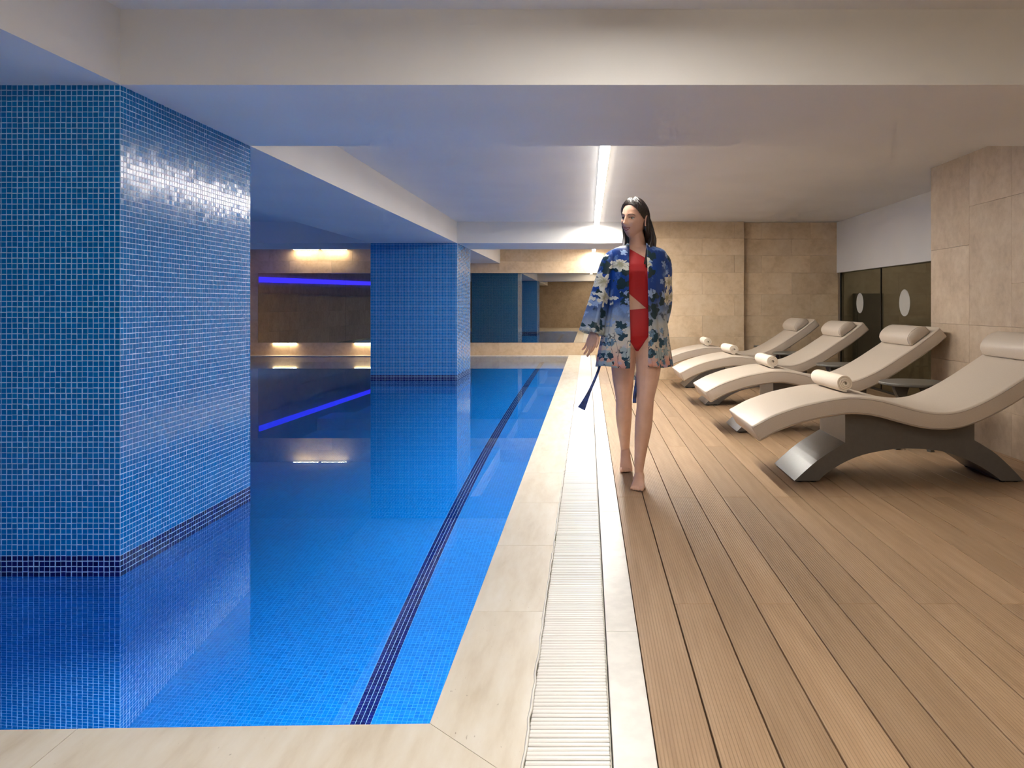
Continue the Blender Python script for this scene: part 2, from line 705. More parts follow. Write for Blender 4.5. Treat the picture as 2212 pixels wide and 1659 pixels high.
# ---- back wall of the deck (two planes)
ws = box('wall_deck', 0.72, 2.24, BACKY, FARY, 0.0, CEIL, M['joint'])
tag(ws, 'beige stone wall block at the end of the deck', 'wall', kind='structure')
rz = [0, .31, .615, .92, 1.23, 1.54, 1.79, 2.03, CEIL]
clad(ws, '-y', BACKY, rows_of(0.72, 2.24, rz, 0.92), M['stone'])
clad(ws, '-x', 0.72, rows_of(BACKY - 0.012, FARY, rz, 0.92), M['stone'])
ws2 = box('wall_deck', 2.24, 5.2, BACKY + 0.1, BACKY + 0.3, 0.0, CEIL, M['joint'])
tag(ws2, 'recessed beige stone wall beside the glass doors', 'wall', kind='structure')
clad(ws2, '-y', BACKY + 0.1, rows_of(2.24, 3.62, rz, 0.71, 0.62), M['stone'])
clad(ws2, '-y', BACKY + 0.1, rows_of(3.70, 5.2, rz, 0.8), M['stone_grey'])

# ---- white fascia and glass doors of the recess
fas = box('wall_fascia', 3.60, 3.75, RXEND - 0.3, BACKY + 0.1, 1.54, CEIL, M['plaster'])
tag(fas, 'white plaster panel above the smoked glass doors', 'wall', kind='structure')
gd = empty('door_1', (3.66, 9.8, 0.0))
tag(gd, 'smoked glass doors with frosted discs under white panel', 'door', kind='structure')
for k, (a, c) in enumerate(((8.3, 9.815), (9.825, 11.37))):
    link('glass_pane', mesh_from(box_verts(-0.005, 0.005, a - 9.8, c - 9.8, 0.02, 1.54), BOXF), M['glass'], gd)
for yy, rr in ((10.57, 0.135), (9.08, 0.155)):
    v, f = tube([(-0.0085, yy - 9.8, 1.10), (-0.0055, yy - 9.8, 1.10)], [rr, rr], 40)
    link('frosted_disc', fix_normals(mesh_from(v, f)), M['frost'], gd)
link('door_stile', mesh_from(box_verts(-0.012, 0.012, 11.37 - 9.8, 11.395 - 9.8, 0, 1.54), BOXF), M['dark'], gd)
link('door_stile', mesh_from(box_verts(-0.009, 0.009, 9.815 - 9.8, 9.825 - 9.8, 0, 1.54), BOXF), M['dark'], gd)
link('door_sill', mesh_from(box_verts(-0.02, 0.02, 8.3 - 9.8, 11.395 - 9.8, 0, 0.02), BOXF), M['dark'], gd)
# room behind the glass
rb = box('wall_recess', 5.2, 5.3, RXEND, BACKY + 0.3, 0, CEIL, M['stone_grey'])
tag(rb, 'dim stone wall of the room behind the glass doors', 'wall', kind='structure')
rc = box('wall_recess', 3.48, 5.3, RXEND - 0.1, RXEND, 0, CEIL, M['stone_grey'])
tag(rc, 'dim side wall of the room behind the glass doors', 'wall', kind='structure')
rl = box('ceiling_recess', 3.74, 5.25, RXEND, BACKY + 0.2, 2.1, 2.15, M['plaster'])
tag(rl, 'low ceiling of the room behind the glass doors', 'ceiling', kind='structure')
t = empty('fill_lamp', (4.5, 10.3, 2.1))  # lamp added to brighten the room behind the smoked glass
tag(t, 'added dim fill lamp in the room behind the glass doors', 'lamp')
v, f = tube([(0, 0, -0.0005), (0, 0, -0.02)], [0.15, 0.15], 28)
link('housing', fix_normals(mesh_from(v, f)), M['alu'], t)
v, f = tube([(0, 0, -0.0205), (0, 0, -0.03)], [0.14, 0.13], 28)
link('lens', fix_normals(mesh_from(v, f)), M['room_fill'], t)
lk = empty('locker', (4.03, BACKY + 0.085, 0.0))
tag(lk, 'dark locker panel seen behind the smoked glass', 'locker')
link('locker_body', mesh_from(box_verts(-0.20, 0.20, -0.12, 0.0, 0, 1.24), BOXF), M['table'], lk)
link('locker_door', mesh_from(box_verts(-0.17, 0.17, -0.135, -0.121, 0.04, 1.20), BOXF), M['base'], lk)

# ---- columns
def mosaic_wall(cols, rows, face):
    """numpy list of tile centres (in pitches) -> one mesh of raised tiles"""
    h, g, bv, th = TP / 2, 0.0015, 0.0005, 0.0009
    q = []
    a = h - g
    base = np.array([(-a, 0, -a), (a, 0, -a), (a, 0, a), (-a, 0, a), (-a + bv, -th, -a + bv), (a - bv, -th, -a + bv), (a - bv, -th, a - bv), (-a + bv, -th, a - bv)])
    if face == 'side':
        base = np.stack([-base[:, 1], base[:, 0], base[:, 2]], 1)
    fc = np.array([(4, 5, 6, 7), (0, 1, 5, 4), (1, 2, 6, 5), (2, 3, 7, 6), (3, 0, 4, 7)])
    return base, fc


def tile_centres(face):
    nc = 57 if face == 'front' else 56
    nr = math.ceil((BEAM - DEPTH) / TP)
    ii, jj = np.meshgrid(np.arange(nc), np.arange(nr), indexing='ij')
    ii, jj = ii.ravel(), jj.ravel()
    z = BEAM - (jj + 0.5) * TP
    if face == 'front':
        c = np.stack([CX1 - (ii + 0.5) * TP, np.full(len(ii), CY0), z], 1)
    else:
        c = np.stack([np.full(len(ii), CX1), CY0 + (ii + 0.5) * TP, z], 1)
    jit = rng.normal(0, 0.00045, c.shape)
    jit[:, 1 if face == 'front' else 0] = rng.normal(0, 0.0002, len(c))
    return ii, jj, c + jit


def tiles_mesh(centres, face, name):
    base, fc = mosaic_wall(0, 0, face)
    V = centres[:, None, :] + base[None]
    tl = rng.normal(0, 0.012, (len(centres), 2))
    if face == 'front':
        V[:, :, 1] += tl[:, :1] * base[None, :, 0] + tl[:, 1:] * base[None, :, 2]
    else:
        V[:, :, 0] += tl[:, :1] * base[None, :, 1] + tl[:, 1:] * base[None, :, 2]
    V = V.reshape(-1, 3)
    Fc = (fc[None] + (np.arange(len(centres)) * 8)[:, None, None]).reshape(-1, 4)
    me = bpy.data.meshes.new(name)
    me.from_pydata(V.tolist(), [], Fc.tolist())
    me.update()
    return me


col1 = empty('column', ((CX0 + CX1) / 2, (CY0 + CY1) / 2, 0))
tag(col1, 'large near pool column clad in blue mosaic tiles', 'column', kind='structure')
cl = Vector(col1.location)


def rel(o, par):
    o.matrix_parent_inverse = Matrix.Translation(-Vector(par.location))
    return o


e = 0.0005
rel(box('column_core', CX0 + e, CX1, CY0, CY1 - e, DEPTH, BEAM, M['grout'], col1), col1)
for face in ('front', 'side'):
    ii, jj, cen = tile_centres(face)
    navy = (jj >= 87) & (jj < 91)
    single = (ii < 12) & (jj >= 66) & (jj < 91) if face == 'front' else np.zeros(len(ii), bool)
    for sel, mt in ((navy & ~single, 'navy'), (~navy & ~single, 'tile')):
        o = link('mosaic_tiles', tiles_mesh(cen[sel], face, 'mosaic'), M[mt], col1)
        o['kind'] = 'stuff'
        rel(o, col1)
    base, fc = mosaic_wall(0, 0, face)
    if single.any():
        meT = mesh_from(base.tolist(), fc.tolist(), 'tile_blue')
        meT.materials.append(M['tile'])
        meN = mesh_from(base.tolist(), fc.tolist(), 'tile_navy')
        meN.materials.append(M['navy'])
        for k in np.where(single)[0]:
            o = bpy.data.objects.new('mosaic_tile', meN if navy[k] else meT)
            C.objects.link(o)
            o.parent = col1
            o.location = cen[k]
            o.rotation_euler = (random.gauss(0, 0.012), 0, random.gauss(0, 0.012))
            rel(o, col1)
# unseen faces of the near column (seen in the mirror only)
rel(box('column_cladding', CX0 - 0.004, CX1 - 0.01, CY1, CY1 + 0.003, DEPTH, BEAM, M['mos_xz'], col1), col1)
rel(box('column_cladding', CX0 - 0.004, CX0, CY0 + 0.01, CY1, DEPTH, BEAM, M['mos_yz'], col1), col1)

col2 = empty('column', ((CX0 + CX1) / 2, (DY0 + DY1) / 2, 0))
tag(col2, 'far pool column clad in blue mosaic before the mirror', 'column', kind='structure')
rel(box('column_cladding', CX0, CX1, DY0, DY0 + 0.01, DEPTH, BEAM, M['mos_xz'], col2), col2)
rel(box('column_cladding', CX0, CX1, DY1 - 0.01, DY1, DEPTH, BEAM, M['mos_xz'], col2), col2)
rel(box('column_cladding', CX1 - 0.01, CX1, DY0 + 0.01, DY1 - 0.01, DEPTH, BEAM, M['mos_yz'], col2), col2)
rel(box('column_cladding', CX0, CX0 + 0.01, DY0 + 0.01, DY1 - 0.01, DEPTH, BEAM, M['mos_yz'], col2), col2)

# ---- pool shell
PY0, PY1, PXL = 2.03, 2.005, -1.27          # near edge is very slightly askew
def near_edge(x):
    return PY0 + (PY1 - PY0) * (x - POOLX) / (PXL - POOLX)


pf = box('pool_floor', LEFTX, POOLX + 0.07, 1.6, FARY, DEPTH - 0.1, DEPTH, M['mos_xy'])
tag(pf, 'pool bottom of blue mosaic under the water', 'pool floor', kind='structure')
o = box('pool_wall', POOLX + 0.07, POOLX + 0.17, 1.6, FARY, DEPTH, -0.051, M['mos_yz'])
tag(o, 'submerged pool wall under the deck coping', 'pool wall', kind='structure')
o = box('pool_wall', LEFTX, POOLX, FARY - 0.3, FARY - 0.01, DEPTH, -0.05, M['mos_xz'])
tag(o, 'submerged pool wall at the far end', 'pool wall', kind='structure')
o = prism('pool_wall', [(POOLX + 0.1, 1.86), (LEFTX, 1.80), (LEFTX, 1.5), (POOLX + 0.1, 1.5)], DEPTH, -0.051, M['mos_xz'])
tag(o, 'submerged pool wall under the near coping', 'pool wall', kind='structure')
# dark lane line: tiles of its own on the pool floor
lx = -0.932
meL = mesh_from([(-0.0102, -0.0102, 0), (0.0102, -0.0102, 0), (0.0102, 0.0102, 0), (-0.0102, 0.0102, 0),
                 (-0.0094, -0.0094, 0.002), (0.0094, -0.0094, 0.002), (0.0094, 0.0094, 0.002), (-0.0094, 0.0094, 0.002)],
                [(4, 5, 6, 7), (0, 1, 5, 4), (1, 2, 6, 5), (2, 3, 7, 6), (3, 0, 4, 7)], 'lane')
meL.materials.append(M['navy'])
cen = [(lx - k * TP, 2.9 + j * TP) for j in range(640) for k in range(4)]
strip = rel(box('lane_bed', lx - 3.5 * TP, lx + 0.5 * TP, 2.3, FARY - 0.4, DEPTH, DEPTH + 0.0006, M['grout'], pf), pf)
for (x, y) in cen[:300]:
    o = bpy.data.objects.new('lane_tile', meL)
    C.objects.link(o)
    o.parent = pf
    o.location = (x, y, DEPTH + 0.0006)
    rel(o, pf)
bv = np.array([v.co[:] for v in meL.vertices])
cc = np.array([(x, y, DEPTH + 0.0006) for x, y in cen[300:]])
V = (cc[:, None, :] + bv[None]).reshape(-1, 3)
fc = np.array([(4, 5, 6, 7), (0, 1, 5, 4), (1, 2, 6, 5), (2, 3, 7, 6), (3, 0, 4, 7)])
o = link('lane_tiles', mesh_from(V.tolist(), (fc[None] + (np.arange(len(cc)) * 8)[:, None, None]).reshape(-1, 4).tolist()), M['navy'], pf)
o['kind'] = 'stuff'
rel(o, pf)

# ---- water
wt = link('water', mesh_from([(LEFTX, 1.82, WATER), (POOLX + 0.065, 1.87, WATER), (POOLX + 0.065, FARY, WATER), (LEFTX, FARY, WATER)], [(0, 1, 2, 3)]), M['water'])
tag(wt, 'still clear pool water reflecting columns and mirror', 'water', kind='structure')

# ---- coping stones
cop = empty('pool_coping', (POOLX, 2.0, 0))
tag(cop, 'cream travertine coping around the pool edge', 'coping', kind='structure')
GX0, GX1, SX1 = -0.153, 0.058, 0.166
g = 0.0012
yj = [2.77 + 0.76 * k for k in range(19) if 2.77 + 0.76 * k < FARY - 0.3] + [FARY - 0.02]
o = prism('coping_stone', [(POOLX, PY0 + g), (GX0, PY0 - 0.255 + g), (GX0, yj[0] - g), (POOLX, yj[0] - g)], -0.05, 0.0, M['travertine'], cop)
rel(o, cop)
for a, c in zip(yj[:-1], yj[1:]):
    rel(box('coping_stone', POOLX, GX0, a + g, c - g, -0.05, 0.0, M['travertine'], cop, bevel=0.0015), cop)
xj = [POOLX, -1.30, -2.2, -3.1, -4.0, -4.9, -5.8, LEFTX]
for i in range(len(xj) - 1):
    a, c = xj[i], xj[i + 1]
    if i == 0:
        poly = [(POOLX, PY0 - g), (GX0, PY0 - 0.255 - g), (c + g, PY0 - 0.255), (c + g, near_edge(c))]
    else:
        poly = [(a - g, near_edge(a)), (a - g, PY0 - 0.255), (c + g, PY0 - 0.255), (c + g, near_edge(c))]
    rel(prism('coping_stone', poly, -0.05, 0.0, M['travertine'], cop), cop)
    # far end
    rel(box('coping_stone', c + g, a - g, FARY - 0.32, FARY - 0.013, -0.05, 0.0, M['travertine'], cop), cop)

# ---- white kerb strip between gutter and deck
ks = empty('kerb', (GX1, 2.0, 0))
tag(ks, 'pale limestone kerb strip between grating and decking', 'kerb', kind='structure')
yk = [-0.4 + 1.5 * k for k in range(12)]
yk[-1] = FARY - 0.02
for a, c in zip(yk[:-1], yk[1:]):
    rel(box('kerb_stone', GX1 + 0.002, SX1 - 0.003, a + 0.0008, c - 0.0008, -0.05, 0.001, M['marble'], ks, bevel=0.0015), ks)

# ---- overflow gutter grating
gr = empty('drain_grating', ((GX0 + GX1) / 2, 2.0, 0))
tag(gr, 'white slatted overflow grating along the pool coping', 'grating')
rel(box('channel', GX0, GX1, 0.6, FARY - 0.02, -0.10, -0.028, M['channel'], gr), gr)
gp = 0.0195
hw2 = (GX1 - GX0) / 2 - 0.004
meS = mesh_from(box_verts(-hw2, hw2, -0.0073, 0.0073, -0.018, 0), BOXF, 'slat')
bevel_mesh(meS, 0.0025, 1)
meS.materials.append(M['grate'])
ysl = [1.45 + gp * k for k in range(int((FARY - 0.1 - 1.45) / gp))]
for y in ysl[:300]:
    o = bpy.data.objects.new('slat', meS)
    C.objects.link(o)
    o.parent = gr
    o.location = ((GX0 + GX1) / 2 + random.uniform(-0.001, 0.001), y, -0.001 + random.uniform(-0.0006, 0.0006))
    o.rotation_euler = (0, 0, random.uniform(-0.006, 0.006))
    rel(o, gr)
bs = np.array([v.co[:] for v in meS.vertices])
fs = [list(p.vertices) for p in meS.polygons]
V, Fc = [], []
for y in ysl[300:]:
    n0 = len(V)
    V.extend((bs + np.array([(GX0 + GX1) / 2, y, -0.001])).tolist())
    Fc.extend([[i + n0 for i in f] for f in fs])
o = link('slats', mesh_from(V, Fc), M['grate'], gr)
o['kind'] = 'stuff'
rel(o, gr)
for xr in (GX0 + 0.05, (GX0 + GX1) / 2, GX1 - 0.05):
    rel(box('slat_rail', xr - 0.004, xr + 0.004, 1.4, FARY - 0.1, -0.027, -0.019, M['grate'], gr), gr)
# white silicone bead beside the grating
pts = [(GX0 + random.uniform(-0.0025, 0.0025), 1.2 + 0.05 * k, 0.0) for k in range(312)]
v, f = tube(pts, [0.004 + random.uniform(-0.0015, 0.0015) for _ in pts], 6)
rel(link('sealant_bead', mesh_from(v, f), M['marble'], gr, smooth=True), gr)

# ---- deck
fl = box('floor', SX1 - 0.01, 5.3, -3.2, FARY, -0.12, -0.03, M['foot'])
tag(fl, 'brown ribbed composite decking beside the pool', 'floor', kind='structure')
PW = 0.1473
for k in range(20):
    x0 = SX1 + k * PW
    x1 = min(x0 + PW - 0.0045, RX if k == 18 else 9)
    if x0 > 3.0:
        break
    off = 2.84 if k % 2 else 4.42
    y = off - 2 * 3.16
    while y < FARY:
        a, c = max(y, -0.4) + 0.001, min(y + 3.16, (FARY if x0 < 0.6 else (BACKY - 0.014 if x0 < 2.2 else BACKY + 0.085))) - 0.001
        if c - a > 0.05:
            rel(box('plank', x0, x1, a, c, -0.025, 0.0, M['plank'], fl, bevel=0.0022), fl)
        y += 3.16
for k in range(16):
    x0 = 2.965 + 0.0 + k * PW
    rel(box('plank', x0 + (0.0 if k else 0.02), x0 + PW - 0.0045, RXEND + 0.014, BACKY + 0.085, -0.025, 0.0, M['plank'], fl, bevel=0.0022), fl)
nf = box('floor_near', LEFTX, GX0, -3.2, 1.77, -0.06, -0.002, M['travertine'])
tag(nf, 'cream travertine floor before the near end of the pool', 'floor', kind='structure')
nf = box('floor_near', SX1, RX, -3.2, -0.42, -0.06, -0.002, M['travertine'])
tag(nf, 'cream travertine floor behind the near end of the decking', 'floor', kind='structure')

# ================================================================== lamps
def line_light(y0, y1, label, mt):
    t = empty('line_light', (0.125, (y0 + y1) / 2, CEIL - 0.001))
    tag(t, label, 'lamp', 'linear ceiling lights over the kerb')
    h = (y1 - y0) / 2
    link('profile', mesh_from(box_verts(-0.037, 0.037, -h, h, -0.055, 0), BOXF), M['alu'], t)
    v, f = box_verts(-0.034, 0.034, -h + 0.003, h - 0.003, -0.0572, -0.0555), BOXF
    df = link('diffuser', mesh_from(v, f), M[mt], t)
    for sx in (-1, 1):
        a_, b_ = sorted((sx * 0.0372, sx * 0.0382))
        link('side_glow', mesh_from(box_verts(a_, b_, -h + 0.003, h - 0.003, -0.05, -0.03), BOXF), M['led_side'], df)


line_light(CY1 + 0.15, DY0 - 0.02, 'bright white line light on the ceiling above the deck edge', 'led')
line_light(DY1 + 0.1, FARY - 0.1, 'short bright line light end glowing near the far mirror', 'led_far')
line_light(-2.6, 2.62, 'line light on the ceiling over the near end of the deck', 'led_near')

# blue led strip on the left wall
t = empty('led_strip', (LEFTX + 0.04, 11.0, 1.72))
tag(t, 'glowing blue light strip on the dark wall across the pool', 'lamp')
v = []
for yy, zz in ((-5.5, 0.10), (5.35, -0.085)):
    v += [(-0.022, yy, zz - 0.06), (0.012, yy, zz - 0.06), (0.012, yy, zz + 0.06), (-0.022, yy, zz + 0.06)]
link('led_tube', fix_normals(mesh_from(v, [(0, 1, 2, 3), (4, 5, 6, 7), (0, 1, 5, 4), (1, 2, 6, 5), (2, 3, 7, 6), (3, 0, 4, 7)])), M['blue_led'], t)

# added hidden fill spots, in place of overhead light through the water
POOL_FILLS = [(POOLX + 0.035, 2.5 + 1.75 * k, 0) for k in range(8)] + [(x_, 1.93, 1) for x_ in (-1.2, -4.2, -5.6)] + [(LEFTX + 0.06, 3.4 + 2.6 * k, 2) for k in range(5)]
for xx, yy, side in POOL_FILLS:
    t = empty('pool_fill', (xx, yy, -0.12))
    tag(t, ('added underwater fill spot under the coping beside the deck', 'added underwater fill spot under the near coping', 'added underwater fill spot at the unlit stone wall')[side], 'lamp',
        ('added underwater fill spots beside the deck', 'added underwater fill spots under the near coping', 'added underwater fill spots at the stone wall')[side])
    v, f = tube([(0, 0, 0.05), (0, 0, 0.0)], [0.024, 0.024], 16)
    link('housing', fix_normals(mesh_from(v, f)), M['alu'], t)
    ld = bpy.data.lights.new('pool_fill_spot', 'SPOT')
    ld.energy = POOL_FILL
    ld.color = (0.80, 0.95, 1.0)
    ld.spot_size = math.radians(116)
    ld.spot_blend = 0.7
    ld.shadow_soft_size = 0.03
    lo = bpy.data.objects.new('pool_fill_spot', ld)
    C.objects.link(lo)
    lo.parent = t
    lo.location = (0, 0, -0.02)
    tilt = math.radians(12)
    lo.rotation_euler = ((0, tilt, 0), (tilt, 0, 0), (0, -tilt, 0))[side]
# wash lights over the far wall
for xx, lab in ((-6.02, 'warm wash light over the dark mirror bay, nearer the corner'), (-5.42, 'warm wash light over the dark mirror bay, nearer the column')):
    t = empty('wash_light', (xx, FARY - 0.10, CEIL))
    tag(t, lab, 'lamp')
    link('housing', mesh_from(box_verts(-0.27, 0.27, -0.03, 0.03, -0.016, -0.0005), BOXF), M['alu'], t)
    link('lens', mesh_from(box_verts(-0.26, 0.26, -0.022, 0.022, -0.019, -0.0165), BOXF), M['downlight'], t)
# lamps under the mirror
for xx, lab in ((-6.5, 'warm lamp under the mirror near the dark corner'), (-4.75, 'warm lamp under the mirror beside the far column')):
    t = empty('mirror_lamp', (xx, FARY - 0.012, MZ0))
    tag(t, lab, 'lamp')
    link('housing', mesh_from(box_verts(-0.26, 0.26, -0.035, -0.001, -0.012, -0.002), BOXF), M['alu'], t)
    link('lens', mesh_from(box_verts(-0.25, 0.25, -0.03, -0.006, -0.016, -0.0125), BOXF), M['downlight'], t)

# ================================================================== loungers
TOPP = [(0.976, .366), (1.05, .407), (1.116, .437), (1.244, .481), (1.373, .511), (1.480, .530), (1.567, .536), (1.663, .530), (1.761, .512),
        (1.865, .483), (1.961, .458), (2.051, .444), (2.147, .445), (2.229, .463), (2.325, .503), (2.407, .545), (2.486, .592), (2.56, .640),
        (2.64, .693), (2.72, .748), (2.81, .815), (2.896, .886)]
LCX, CUSH_W, CUSH_T = 1.95, 0.76, 0.105


def profile_curve(n=64):
    p = spline(TOPP, n)
    out = []
    for i in range(n):
        a, b_ = p[max(0, i - 1)], p[min(n - 1, i + 1)]
        t = (b_ - a) / np.linalg.norm(b_ - a)
        out.append((p[i], np.array([-t[1], t[0]])))
    return out


PC = profile_curve()


def cushion_mesh():
    """upholstered wave: rounded rectangle section swept along the profile"""
    hw, T, r = CUSH_W / 2, CUSH_T, 0.016
    sec = []
    for cxs, czs, a0 in ((hw - r, -r, 0), (-(hw - r), -r, 90), (-(hw - r), -T + r, 180), (hw - r, -T + r, 270)):
        for k in range(4):
            a = math.radians(a0 + k * 30)
            sec.append((cxs + r * math.cos(a), czs + r * math.sin(a)))
    # order starts at +y side; add slight crown of the top by extra points
    rings = []
    n = len(PC)
    for i, (p, nrm) in enumerate(PC):
        end = min(i, n - 1 - i)
        s = 1.0
        ring = []
        for (yy, d) in sec:
            ring.append(Vector((p[0] + nrm[0] * d - LCX, yy * s, p[1] + nrm[1] * d)))
        rings.append(ring)
    # rounded ends
    def endring(ring, t, dist, sh):
        c = sum(ring, Vector()) / len(ring)
        return [c + (v - c) * 1.0 + Vector((t[0], 0, t[1])) * dist - (v - c).normalized() * sh for v in ring]
    t0 = np.array([PC[0][1][1], -PC[0][1][0]])
    t1 = np.array([PC[-1][1][1], -PC[-1][1][0]])
    first = [endring(rings[0], -t0, 0.012, 0.012), endring(rings[0], -t0, 0.008, 0.004)]
    last = [endring(rings[-1], t1, 0.008, 0.004), endring(rings[-1], t1, 0.012, 0.012)]
    v, f = loft(first + rings + last)
    return fix_normals(mesh_from(v, f, 'cushion'))


def side_seam(sgn, depth):
    pts = []
    for p, nrm in PC:
        pts.append((p[0] + nrm[0] * depth - LCX, sgn * (CUSH_W / 2 - 0.001), p[1] + nrm[1] * depth))
    return tube(pts, [0.0026] * len(pts), 6)


def pillow_mesh():
    """half-round bolster lying on the backrest"""
    base0, base1 = np.array([2.695, .733]), np.array([2.850, .849])
    d = (base1 - base0)
    ln = np.linalg.norm(d)
    d /= ln
    nrm = np.array([-d[1], d[0]])
    sec = [(0, 0.0), (-0.006, 0.012)]
    for k in range(9):
        a = math.pi * (1 - k / 8)
        sec.append((ln * 0.5 + math.cos(a) * (ln * 0.5 + 0.004) * (1.0), 0.02 + 0.075 * math.sin(a) ** 0.75))
    sec += [(ln + 0.006, 0.012), (ln, 0.0)]
    rings = []
    wy = 0.33
    for y, s in ((-wy, 0.9), (-wy + 0.008, 0.97), (-wy + 0.025, 1.0), (0, 1.02), (wy - 0.025, 1.0), (wy - 0.008, 0.97), (wy, 0.9)):
        ring = []
        for (u, h) in sec:
            q = base0 + d * (ln / 2 + (u - ln / 2) * s) + nrm * (h * s + 0.004)
            ring.append(Vector((q[0] - LCX, y, q[1])))
        rings.append(ring)
    v, f = loft(rings)
    return fix_normals(mesh_from(v, f, 'pillow')), base0, d, nrm, wy


def base_mesh():
    z_under = []
    for p, nrm in PC:
        q = p - nrm * (CUSH_T + 0.001)
        if 1.565 < q[0] < 2.34:
            z_under.append((q[0], q[1]))
    outer_l = spline([(1.252, 0.012), (1.302, .058), (1.375, .122), (1.45, .176), (1.559, .243)], 10)
    outer_r = spline([(2.343, .258), (2.454, .190), (2.535, .121), (2.60, .055), (2.64, 0.012)], 10)
    inner = spline([(2.505, 0.012), (2.47, .04), (2.37, .104), (2.248, .160), (2.125, .195), (1.96, .208), (1.836, .202), (1.672, .171), (1.548, .121), (1.444, .055), (1.40, 0.012)], 28)
    top = [(1.559, z_under[0][1])] + z_under + [(2.343, z_under[-1][1])]
    poly = [tuple(p) for p in outer_l] + top + [tuple(p) for p in outer_r] + [tuple(p) for p in inner]
    # split into quads strip between upper and lower outline by triangulating with bmesh
    hw = 0.26
    bm = bmesh.new()
    a = [bm.verts.new((x - LCX, -hw, z)) for x, z in poly]
    f = bm.faces.new(a)
    r = bmesh.ops.extrude_face_region(bm, geom=[f])
    vs = [g for g in r['geom'] if isinstance(g, bmesh.types.BMVert)]
    bmesh.ops.translate(bm, vec=(0, 2 * hw, 0), verts=vs)
    bmesh.ops.recalc_face_normals(bm, faces=bm.faces)
    big = [x for x in bm.faces if len(x.verts) > 4]
    bmesh.ops.triangulate(bm, faces=big)
    me = bpy.data.meshes.new('base')
    bm.to_mesh(me)
    bm.free()
    return me


me_cush, me_base = cushion_mesh(), base_mesh()
me_pil, PB0, PD, PN, PWY = pillow_mesh()
me_seam = []
for sgn in (-1, 1):
    for dd in (-0.012, -CUSH_T + 0.012):
        v, f = side_seam(sgn, dd)
        me_seam.append(mesh_from(v, f, 'seam'))
v, f = None, None
parts_f = []
for (gx) in (1.29, 1.37, 2.53, 2.61):
    for gy in (-0.22, 0.22):
        parts_f.append((gx - LCX, gy))
me_foot_v, me_foot_f = tube([(0, 0, 0), (0, 0, 0.0125)], [0.017, 0.017], 12)
me_glide = fix_normals(mesh_from(me_foot_v, me_foot_f, 'glide'))
me_plinths = fix_normals(mesh_from(*join((box_verts(-0.06, 0.06, -0.25, 0.25, 0.006, 0.0125), BOXF)), 'plinth'))
# piping around the end face of the pillow
def pillow_piping(y):
    ln = 0.155 * 1.25
    pts = []
    for k in range(15):
        a = math.pi * (1 - k / 14)
        u = np.linalg.norm(np.array([2.850, .849]) - PB0)
        q = PB0 + PD * (u / 2 + math.cos(a) * (u / 2 + 0.002)) + PN * (0.022 + 0.075 * math.sin(a) ** 0.75)
        pts.append((q[0] - LCX, y, q[1]))
    return tube(pts, [0.0025] * 15, 6)


v, f = pillow_piping(-PWY + 0.012)
me_pp = mesh_from(v, f, 'piping')


def lounger(y, label):
    t = empty('lounger', (LCX, y, 0))
    tag(t, label, 'lounger', 'wave loungers lined up on the deck')
    cu = link('cushion', me_cush, M['vinyl'], t, smooth=True)
    for m_ in me_seam:
        link('seam', m_, M['seam'], cu, smooth=True)
    pl_ = link('pillow', me_pil, M['vinyl'], t, smooth=True)
    link('piping', me_pp, M['seam'], pl_, smooth=True)
    bs_ = link('base', me_base, M['base'], t)
    for (gx, gy) in parts_f:
        link('glide', me_glide, M['foot'], bs_, (gx, gy, 0.0))
    for cxp in (1.325, 2.573):
        link('foot_pad', me_plinths, M['foot'], bs_, (cxp - LCX, 0, 0))
    return t


LY = [5.03, 6.88, 8.68, 10.46]
for y, lab in zip(LY, ('taupe wave lounger nearest the camera, cut off by the picture edge', 'second taupe wave lounger, its head shading the stone wall',
                       'third taupe wave lounger, its head before the glass doors', 'farthest taupe wave lounger beside the back wall')):
    lounger(y, lab)


# ---- rolled towels
def towel_mesh(seed):
    r = random.Random(seed)
    turns, th, R = 3.4, 0.0145, 0.057
    n = 84
    inner, ring = [], []
    pts = []
    for i in range(n + 1):
        a = i / n * turns * 2 * math.pi
        rad = 0.008 + (R - 0.008 - th * 0.5) * (i / n)
        sq = 1 + 0.05 * math.sin(2 * a + 0.4)
        pts.append((rad * math.cos(a) * 1.04 * sq, rad * math.sin(a) * 0.97))
    V, Fc = [], []
    hl = 0.235
    ny = 5
    for j in range(ny):
        y = -hl + 2 * hl * j / (ny - 1)
        for i, (x, z) in enumerate(pts):
            rr = math.hypot(x, z)
            lip = 0.006 * math.sin(3 * i / n * 6.28 + seed) * (1 if j in (0, ny - 1) else 0)
            e_ = (y + lip * (1 if y > 0 else -1)) + (-0.010 if j == 0 else (0.010 if j == ny - 1 else 0)) * (1 - rr / R)
            V.append((x, e_, z))
    m_ = n + 1
    for j in range(ny - 1):
        for i in range(n):
            Fc.append((j * m_ + i, j * m_ + i + 1, (j + 1) * m_ + i + 1, (j + 1) * m_ + i))
    me = mesh_from(V, Fc, 'towel_roll')
    tmp = bpy.data.objects.new('tmp', me)
    C.objects.link(tmp)
    s_ = tmp.modifiers.new('s', 'SOLIDIFY')
    s_.thickness = 0.0105
    s_.offset = 0
    bv_ = tmp.modifiers.new('b', 'BEVEL')
    bv_.width = 0.003
    bv_.segments = 2
    bv_.limit_method = 'ANGLE'
    bpy.context.view_layer.update()
    dg = bpy.context.evaluated_depsgraph_get()
    out = bpy.data.meshes.new_from_object(tmp.evaluated_get(dg))
    bpy.data.objects.remove(tmp)
    return out


